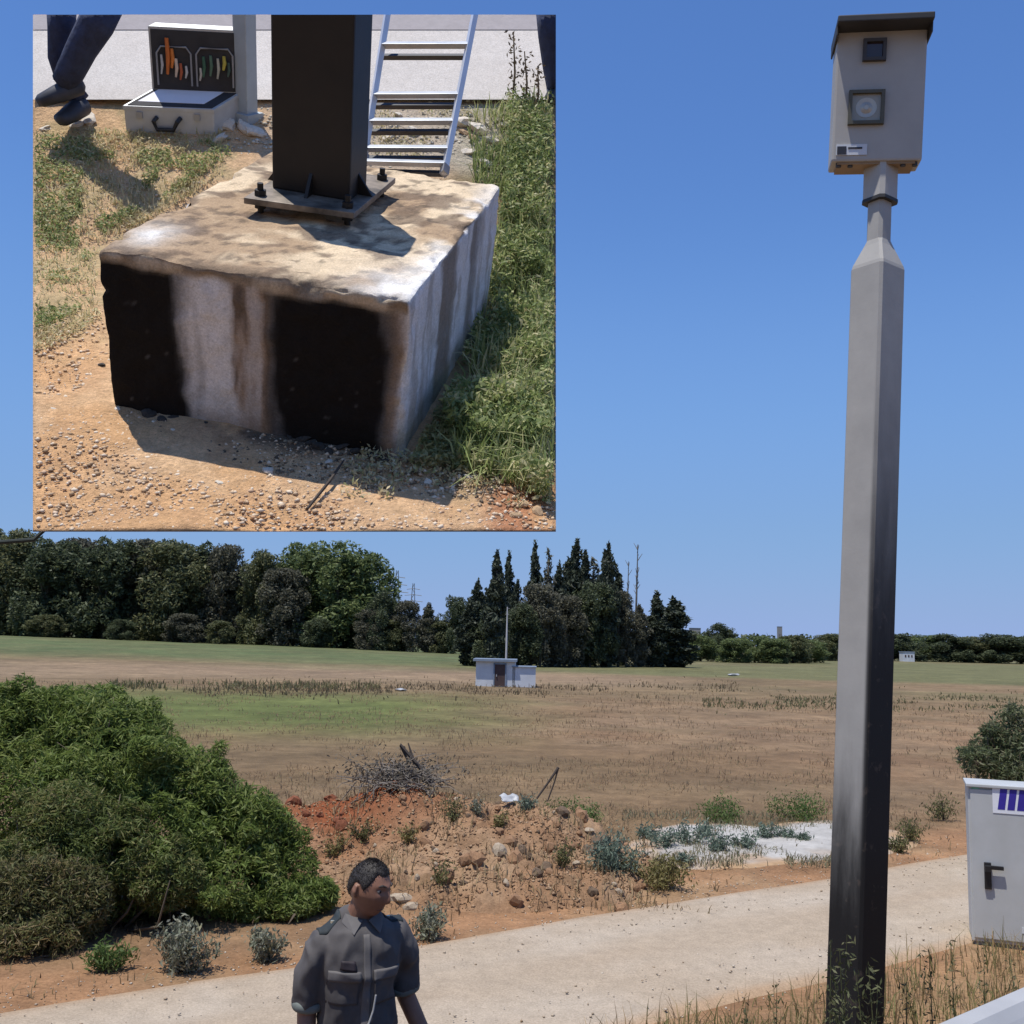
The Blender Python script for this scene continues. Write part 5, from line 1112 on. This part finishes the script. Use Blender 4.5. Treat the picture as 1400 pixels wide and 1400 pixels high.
for py in (62, 130, 166, 203, 224):
    def hit(p_, q_):
        s = np.linspace(0, 1, 400); P = p_ + np.outer(s, q_ - p_); return P[np.argmin(np.abs(iproj(P)[:, 1] - py))]
    a_, b_ = hit(f0, t0), hit(f1, t1); mb = MB(); mb.tube([a_ - f0, (a_ + b_) / 2 - f0, b_ - f0], [(.016, .030)] * 3, 4, flat=(0, .94, -.34)); mb.build('rung', M_ALUD, r, bevel=.003); dn_ = np.array([0, .05, -.055]); MB().tube([a_ - f0 + dn_, (a_ + b_) / 2 - f0 + dn_, b_ - f0 + dn_], [(.014, .024)] * 3, 4, flat=(0, .94, -.34)).build('rung_shade_bar', M_RUNGSHADE, r)

# open tool case
hh = .118; c0, c1, cb = GI(169, 146, hh), GI(292, 151, hh), GI(208, 124, hh); cb = c0 + (cb - c0) * min(1, .42 / np.linalg.norm(cb - c0)); cD = c1 + cb - c0; zt_ = c0[2]; zbm = c0[2] - hh
r = iroot('tool_case', (c0[0], c0[1], zbm)); tag(r, 'open grey tool case with orange tools in its lid behind the footing', 'tool case')
M_CASE = plain('case_grey', (.50, .52, .53), (.40, .42, .43), 9, .45, .2); M_FOAM = plain('case_foam', (.045, .045, .05), (.03, .03, .033), 12, .85)
def loc(p): return np.array([p[0] - c0[0], p[1] - c0[1], p[2] - zbm])
poly = [loc(p) for p in (c0, c1, cD, cb)]
def shrink(poly, k): m = np.mean(poly, 0); return [m + (p - m) * k for p in poly]
def tray_box(poly, z0, z1):                     # the case lies on the sloping verge
    V = [p + np.array([0, 0, z0]) for p in poly] + [p + np.array([0, 0, z1]) for p in poly]
    return MB().add(V, [(3, 2, 1, 0), (4, 5, 6, 7)] + [(i, (i + 1) % 4, 4 + (i + 1) % 4, 4 + i) for i in range(4)])
tray_box(poly, -hh - .01, 0).build('base', M_CASE, r, bevel=.008); tray_box(shrink(poly, 1.02), -hh * .12, .006).build('rim', M_CASE, r, bevel=.003)
tray_box(shrink(poly, .94), .004, .009).build('inner_lining', M_FOAM, r); tray_box([p * .0 + np.mean(poly, 0) + (p - np.mean(poly, 0)) * .74 + np.array([-.01, .015, 0]) for p in poly], .009, .016).build('papers', plain('tray_paper', (.80, .80, .84), (.72, .72, .78), 6, .7), r)
up_ = np.array([0, 0, 1.0]); e_u = unit(c1 - c0); e_v = unit(cb - c0); wl = np.linalg.norm(c1 - c0)
lb0 = loc(cb); LH = PLY(215, 37, cb[1])[2] - cb[2]
lid_mb = MB(); P = [lb0, lb0 + e_u * wl * 1.0, lb0 + e_u * wl * 1.0 + up_ * LH, lb0 + up_ * LH]; lid_mb.add([p for p in P] + [p + e_v * .05 for p in P], [(0, 1, 2, 3), (7, 6, 5, 4), (0, 4, 5, 1), (1, 5, 6, 2), (2, 6, 7, 3), (3, 7, 4, 0)])
lid_o = lid_mb.build('lid', M_CASE, r, bevel=.004)
def onlid(u, v, d=0.0): return lb0 + e_u * wl * u + up_ * LH * v - e_v * d
P = [onlid(.03, .04, .004), onlid(.97, .04, .004), onlid(.97, .96, .004), onlid(.03, .96, .004)]
MB().add(P + [p + e_v * .01 for p in P], [(0, 1, 2, 3), (7, 6, 5, 4), (0, 4, 5, 1), (1, 5, 6, 2), (2, 6, 7, 3), (3, 7, 4, 0)]).build('lining', M_FOAM, lid_o)
for (u0, u1) in ((.10, .48), (.54, .95)):
    MB().tube([onlid(u0, .12, .014), onlid(u0, .62, .014), onlid(u0 + .05, .72, .014), onlid(u1 - .05, .72, .014), onlid(u1, .62, .014), onlid(u1, .12, .014)], .005, 6).build('pocket_frame', plain('pocket_frame', (.30, .31, .33), None, 9, .5), lid_o)
tl = [(.22, .30, .86, .012, (.65, .17, .03)), (.27, .40, .70, .010, (.70, .22, .04)), (.31, .26, .55, .009, (.75, .62, .5)), (.36, .22, .48, .008, (.5, .12, .05)), (.42, .25, .44, .007, (.6, .6, .6)), (.62, .28, .60, .009, (.05, .16, .10)), (.70, .30, .62, .009, (.10, .20, .14)),
      (.78, .26, .58, .008, (.5, .5, .42)), (.85, .40, .62, .010, (.55, .48, .08)), (.90, .30, .52, .008, (.06, .12, .10)), (.15, .30, .60, .007, (.55, .56, .58)), (.58, .22, .42, .007, (.6, .58, .52))]
for k, (u_, v0, v1, rr_, col_) in enumerate(tl):
    MB().tube([onlid(u_, v0, .02), onlid(u_ + .02, (v0 + v1) / 2, .022), onlid(u_ + .01, v1, .02)], [rr_ * .6, rr_, rr_ * .8], 7).build('tool', plain('tool_%02d' % k, col_, None, 20, .5), lid_o)
fm = (loc(c0) + loc(c1)) / 2; fm[2] = hh * .45
MB().tube([fm - e_u * .058 + up_ * hh * .28 - e_v * .004, fm - e_u * .058 + up_ * hh * .2 - e_v * .03, fm - e_u * .04 - up_ * hh * .12 - e_v * .034, fm + e_u * .04 - up_ * hh * .12 - e_v * .034, fm + e_u * .058 + up_ * hh * .2 - e_v * .03, fm + e_u * .058 + up_ * hh * .28 - e_v * .004], .011, 8).build('handle', plain('black_plastic', (.015, .015, .016)), r)
for s_ in (-.32, .32):
    MB().box(fm + e_u * wl * s_ - e_v * .006 + up_ * hh * .35, (.03, .012, .03)).build('latch', M_STEEL, r)

# square grey post behind the case
p0 = GI(337, 160); r = iroot('square_post', p0); tag(r, 'square grey metal post between the tool case and the burnt pole', 'post')
a_ = np.linalg.norm(PLY(351, 160, p0[1]) - PLY(323, 160, p0[1])) / 1.30
RZ = rotz(math.radians(-28)); me = MB().box((0, 0, 1.15), (a_, a_, 2.4), RZ).mesh('shaft', bevel=.004); sawn(me, p0, 'T'); link('shaft', me, plain('post_zinc', (.40, .46, .50), (.33, .38, .42), 8, .55, .2), r)
MB().box((0, 0, .0), (a_ * 1.5, a_ * 1.5, .05), RZ).build('base_collar', plain('post_zinc', (.40, .46, .50)), r)

# the lower legs of two bystanders, cut off by the edges of the view
M_JEAN = plain('dark_jeans', (.030, .045, .11), (.012, .016, .04), 12, .85, 0, .5, 24, .01); M_SHOE = plain('dark_shoe', (.045, .05, .07), (.02, .022, .03), 9, .6)
yl = GI(80, 172)[1]; o0 = GI(80, 172)
r = iroot('person', o0); tag(r, 'person in dark blue jeans behind the footing, only crossed lower legs showing', 'person')
def J(px, py, dy=0.0): return PLY(px, py, yl + dy) - o0
pm = .0034
mb = MB(); mb.tube([J(84, 2, .06), J(84, 40, .06), J(80, 80, .05), J(90, 112, .05), J(110, 138, .04)], [.070, .064, .050, .048, .050], 14)
mb.tube([J(144, 2, -.08), J(132, 32, -.08), J(112, 66, -.08), J(96, 98, -.07), J(90, 112, -.06)], [.086, .080, .070, .066, .064], 14)
me = mb.mesh('jeans', True); sawn(me, o0, 'TL'); link('jeans', me, M_JEAN, r)
def shoe(a_, b_, h):
    mb = MB(); a_, b_ = np.array(a_), np.array(b_); m = a_ * .45 + b_ * .55
    mb.tube([a_ - (b_ - a_) * .12, a_, m, b_, b_ + (b_ - a_) * .1], [(.02, .02), (.046, h), (.052, h * .85), (.046, h * .6), (.015, .02)], 12, flat=(0, 0, 1)); return mb
me = shoe(J(108, 116, -.04), J(56, 138, -.14), .05).mesh('shoe', True); sawn(me, o0, 'TL'); link('shoe', me, M_SHOE, r)
me = shoe(J(114, 144, .04), J(84, 164, -.12), .05).mesh('shoe', True); sawn(me, o0, 'TL'); link('shoe', me, M_SHOE, r)
o0 = GI(752, 128); yl = o0[1]; r = iroot('person', o0); tag(r, 'person in dark blue trousers at the right edge of the view, one lower leg showing', 'person')
me = MB().tube([J(752, 0), J(755, 50), J(758, 95), J(762, 128)], [.085, .08, .066, .055], 14).mesh('trousers', True); sawn(me, o0, 'TR'); link('trousers', me, M_JEAN, r)
me = shoe(J(762, 128), J(754, 136, -.12), .045).mesh('shoe', True); sawn(me, o0, 'TR'); link('shoe', me, M_SHOE, r)

# ground cover, pebbles and rubble of the plot
def inpoly(P, poly):
    x, y = P[:, 0], P[:, 1]; r_ = np.zeros(len(P), bool); n = len(poly)
    for i in range(n):
        (x0, y0), (x1, y1) = poly[i], poly[(i + 1) % n]; cnd = ((y0 > y) != (y1 > y)) & (x < (x1 - x0) * (y - y0) / (y1 - y0 + 1e-9) + x0); r_ ^= cnd
    return r_
def scat(poly, n):
    poly = np.array(poly, float); lo, hi = poly.min(0), poly.max(0); P = rg.uniform(lo, hi, (n * 3, 2)); P = P[inpoly(P, poly)][:n]; return P, np.array([GI(a, b) for a, b in P])
def keepq(V, Fq, k):
    m = inwin(V, k); n = len(Fq); return m
def cover(name, poly, n, hmax, L, mat, up, seed, thr=.40, fr=5.0):
    P, B = scat(poly, n); m = fbm(B[:, :2] * fr, seed, 3) > thr; B = B[m]
    hloc = hmax * (.35 + .9 * fbm(B[:, :2] * 6, seed + 3, 3)); B = B + np.array([0, 0, 1.0]) * (hloc * rg.random(len(B)) ** .8)[:, None]
    V, Fq = leaves(rg, B, L * rg.uniform(.5, 1.4, len(B)), L * rg.uniform(.25, .45, len(B)), up, None, .6); m = inwin(V, 4); V = V.reshape(-1, 4, 3)[m].reshape(-1, 3)
    o = kind(link(name, npmesh(name, V, np.arange(len(V)).reshape(-1, 4)), mat), 'stuff'); o.matrix_world = IMW; return o
def turf(name, poly, n, h, w, mat, seed, thr=.4):
    P, B = scat(poly, n); B = B[fbm(B[:, :2] * 5, seed, 3) > thr]; V, Fq = blades(rg, B, rg.uniform(.35, 1.0, len(B)) * h, w, .8); m = inwin(V, 6); V = V.reshape(-1, 6, 3)[m].reshape(-1, 3); n_ = len(V) // 6
    i = np.arange(n_)[:, None] * 6; o = kind(link(name, npmesh(name, V, np.concatenate([i + np.array([[0, 1, 2, 3]]), i + np.array([[3, 2, 4, 5]])])), mat), 'stuff'); o.matrix_world = IMW; return o
M_W1 = leafmat('plot_weed_green', [(.13, .18, .065), (.25, .32, .11), (.40, .44, .19), (.60, .56, .32)], .4); M_W2 = leafmat('plot_weed_straw', [(.34, .31, .15), (.58, .50, .29), (.75, .64, .42), (.40, .42, .20)], .4)
cover('green_weeds', [(690, 150), (765, 150), (765, 700), (730, 690), (690, 640), (610, 610), (600, 585), (640, 480), (668, 380), (690, 260)], 20000, .15, .016, M_W1, .3, 961, .42)
cover('green_weeds', [(600, 560), (765, 470), (765, 640), (690, 650), (560, 640)], 6000, .06, .014, leafmat('plot_weed_pale', [(.20, .22, .09), (.32, .32, .15), (.42, .38, .2)], .35), .2, 963, .40)
turf('weed_grass', [(640, 160), (765, 140), (765, 690), (620, 640), (660, 400)], 5000, .16, .0035, M_W1, 965)
turf('straw_grass', [(44, 180), (300, 182), (345, 215), (260, 270), (130, 340), (135, 430), (44, 480)], 3200, .045, .003, M_W2, 967, .47)
cover('straw_weeds', [(44, 180), (300, 182), (330, 215), (250, 275), (130, 345), (138, 440), (44, 490)], 6500, .030, .011, M_W2, .1, 969, .47)
cover('straw_weeds', [(44, 190), (290, 195), (320, 215), (130, 330), (120, 420), (44, 460)], 9000, .035, .012, M_W1, .2, 971, .46)
cover('straw_weeds', [(500, 600), (620, 640), (735, 640), (740, 725), (560, 700), (400, 660)], 1800, .03, .011, M_W2, .2, 973, .47)
cover('rubble_weeds', [(505, 150), (690, 150), (690, 235), (600, 235), (510, 215)], 1800, .03, .011, M_W2, .2, 975, .48)
def pebbles(name, poly, n, s0, s1, mat, seed, pw=3.0):
    P, B = scat(poly, n); s = s0 + (s1 - s0) * rg.random(len(B)) ** pw; a = rg.uniform(0, 6.28, len(B)); k = rg.uniform(.55, 1.2, (len(B), 6, 3)) * octv; k = k * s[:, None, None] * np.array([1, .8, .6])
    ca, sa_ = np.cos(a)[:, None], np.sin(a)[:, None]; k = np.stack([k[..., 0] * ca - k[..., 1] * sa_, k[..., 0] * sa_ + k[..., 1] * ca, k[..., 2]], -1); V = (k + B[:, None]).reshape(-1, 3); m = inwin(V, 6); V = V.reshape(-1, 6, 3)[m].reshape(-1, 3)
    Fq = (np.arange(len(V) // 6)[:, None, None] * 6 + octf).reshape(-1, 3); o = kind(link(name, npmesh(name, V, Fq), mat), 'stuff'); o.matrix_world = IMW
M_PEB = leafmat('pebble_mix', [(.42, .28, .16), (.60, .44, .29), (.75, .64, .50), (.50, .30, .17)], 0.0, .9)
full = [(44, 440), (140, 440), (160, 530), (250, 575), (540, 625), (620, 640), (765, 680), (765, 728), (44, 728)]
pebbles('gravel', full, 5200, .0022, .014, M_PEB, 981); pebbles('gravel', [(190, 560), (540, 625), (700, 640), (680, 690), (430, 660), (200, 600)], 1100, .003, .016, leafmat('burnt_gravel', [(.06, .05, .04), (.20, .15, .10), (.5, .40, .28)], 0.0, .9), 983)
pebbles('gravel', [(44, 180), (330, 180), (340, 230), (140, 340), (140, 450), (44, 450)], 1500, .003, .012, M_PEB, 985); pebbles('gravel', [(290, 136), (765, 136), (765, 180), (690, 240), (300, 215)], 1600, .004, .02, leafmat('pale_gravel', [(.42, .38, .30), (.62, .57, .47), (.3, .27, .2)], 0.0, .9), 987)
st_m = [plain('stone_pale', (.72, .66, .56), (.58, .50, .40), 5, .9, 0, .4), plain('stone_ochre', (.55, .38, .22), (.42, .28, .16), 5, .9, 0, .4), plain('stone_burnt', (.03, .027, .025), (.06, .05, .04), 5, .9, 0, .4)]
sm = []
for k in range(6):
    me = rock_mesh('stone', 190 + k, 1, 2, .4, .7); me.materials.append(st_m[k // 2]); sm.append(me)
def stone(px, py, s, k): 
    p = GI(px, py); o = link('stone', sm[k], None, plot, p + np.array([0, 0, s * .12])); o.scale = (s * rg.uniform(.8, 1.5), s, s * rg.uniform(.55, .9)); o.rotation_euler = (rg.uniform(-.4, .4), rg.uniform(-.4, .4), rg.uniform(0, 6.28)); return o
for (px, py, s, k) in [(367, 645, .020, 0), (240, 590, .014, 0), (160, 560, .013, 0), (72, 560, .010, 1), (100, 640, .009, 2), (450, 632, .016, 1), (520, 640, .012, 0), (300, 660, .010, 0), (585, 660, .013, 0), (640, 652, .012, 1), (690, 655, .016, 2),
                       (205, 568, .030, 4), (222, 575, .018, 5), (345, 560, .024, 4), (362, 566, .016, 5), (435, 612, .030, 4), (415, 600, .020, 5), (450, 618, .016, 5), (140, 500, .018, 4), (632, 548, .02, 5), (640, 556, .018, 0), (655, 545, .016, 1),
                       (310, 172, .055, 0), (335, 175, .05, 1), (350, 182, .05, 0), (300, 190, .035, 0), (122, 165, .045, 0), (105, 172, .035, 1), (60, 178, .035, 0), (628, 168, .05, 0), (655, 178, .07, 1), (676, 196, .05, 0), (640, 208, .035, 1), (664, 224, .045, 0), (618, 190, .03, 1), (690, 172, .04, 0), (546, 158, .03, 1), (566, 180, .04, 0), (590, 163, .025, 0), (532, 188, .03, 1), (600, 205, .025, 1), (575, 198, .02, 0), (648, 190, .03, 3), (634, 182, .025, 2),
                       (240, 572, .016, 4), (262, 578, .012, 5), (285, 582, .018, 4), (318, 578, .014, 5), (380, 588, .020, 4), (398, 596, .014, 5), (465, 612, .018, 4), (485, 618, .022, 5), (505, 622, .014, 4), (525, 628, .016, 5), (300, 570, .012, 5), (425, 606, .016, 5), (700, 670, .014, 3), (715, 690, .018, 3), (735, 700, .020, 3), (705, 705, .013, 3), (742, 680, .014, 2)]: stone(px, py, s, k)
p0 = GI(420, 697); p1 = GI(470, 640) + np.array([0, 0, .03]); tag(link('dry_stick', MB().tube([(0, 0, .004), (p1 - p0) * .5 + np.array([.01, 0, .012]), p1 - p0], [.005, .006, .003], 6).mesh('dry_stick'), plain('dark_branch', (.07, .055, .045))), 'thin dark stick lying on the soil before the footing', 'stick').matrix_world = IMW @ Matrix.Translation(Vector(p0))
for k, (bx, by, tx, ty) in enumerate([(700, 150, 702, 46), (718, 156, 717, 70), (732, 160, 735, 90)]):
    p0 = GI(bx, by); q_ = PLY(tx, ty, p0[1]) - p0; r = iroot('dry_stalk', p0); tag(r, ['tallest', 'middle', 'shortest'][k] + ' of three dry stalks at the far edge of the weeds', 'stalk'); MB().tube([(0, 0, -.02), q_ * .5 + np.array([.012, 0, 0]), q_], [.007, .006, .003], 5).build('stem', plain('dry_stalk', (.22, .17, .11), None, 9, .9), r)
    C_ = np.outer(rg.uniform(.2, 1, 60), q_) + rg.normal(size=(60, 3)) * .018; V, Fq = leaves(rg, C_, .014, .006, .4); kind(link('seed_heads', npmesh('seed_heads', V, Fq), plain('dry_stalk', (.22, .17, .11)), r), 'stuff')
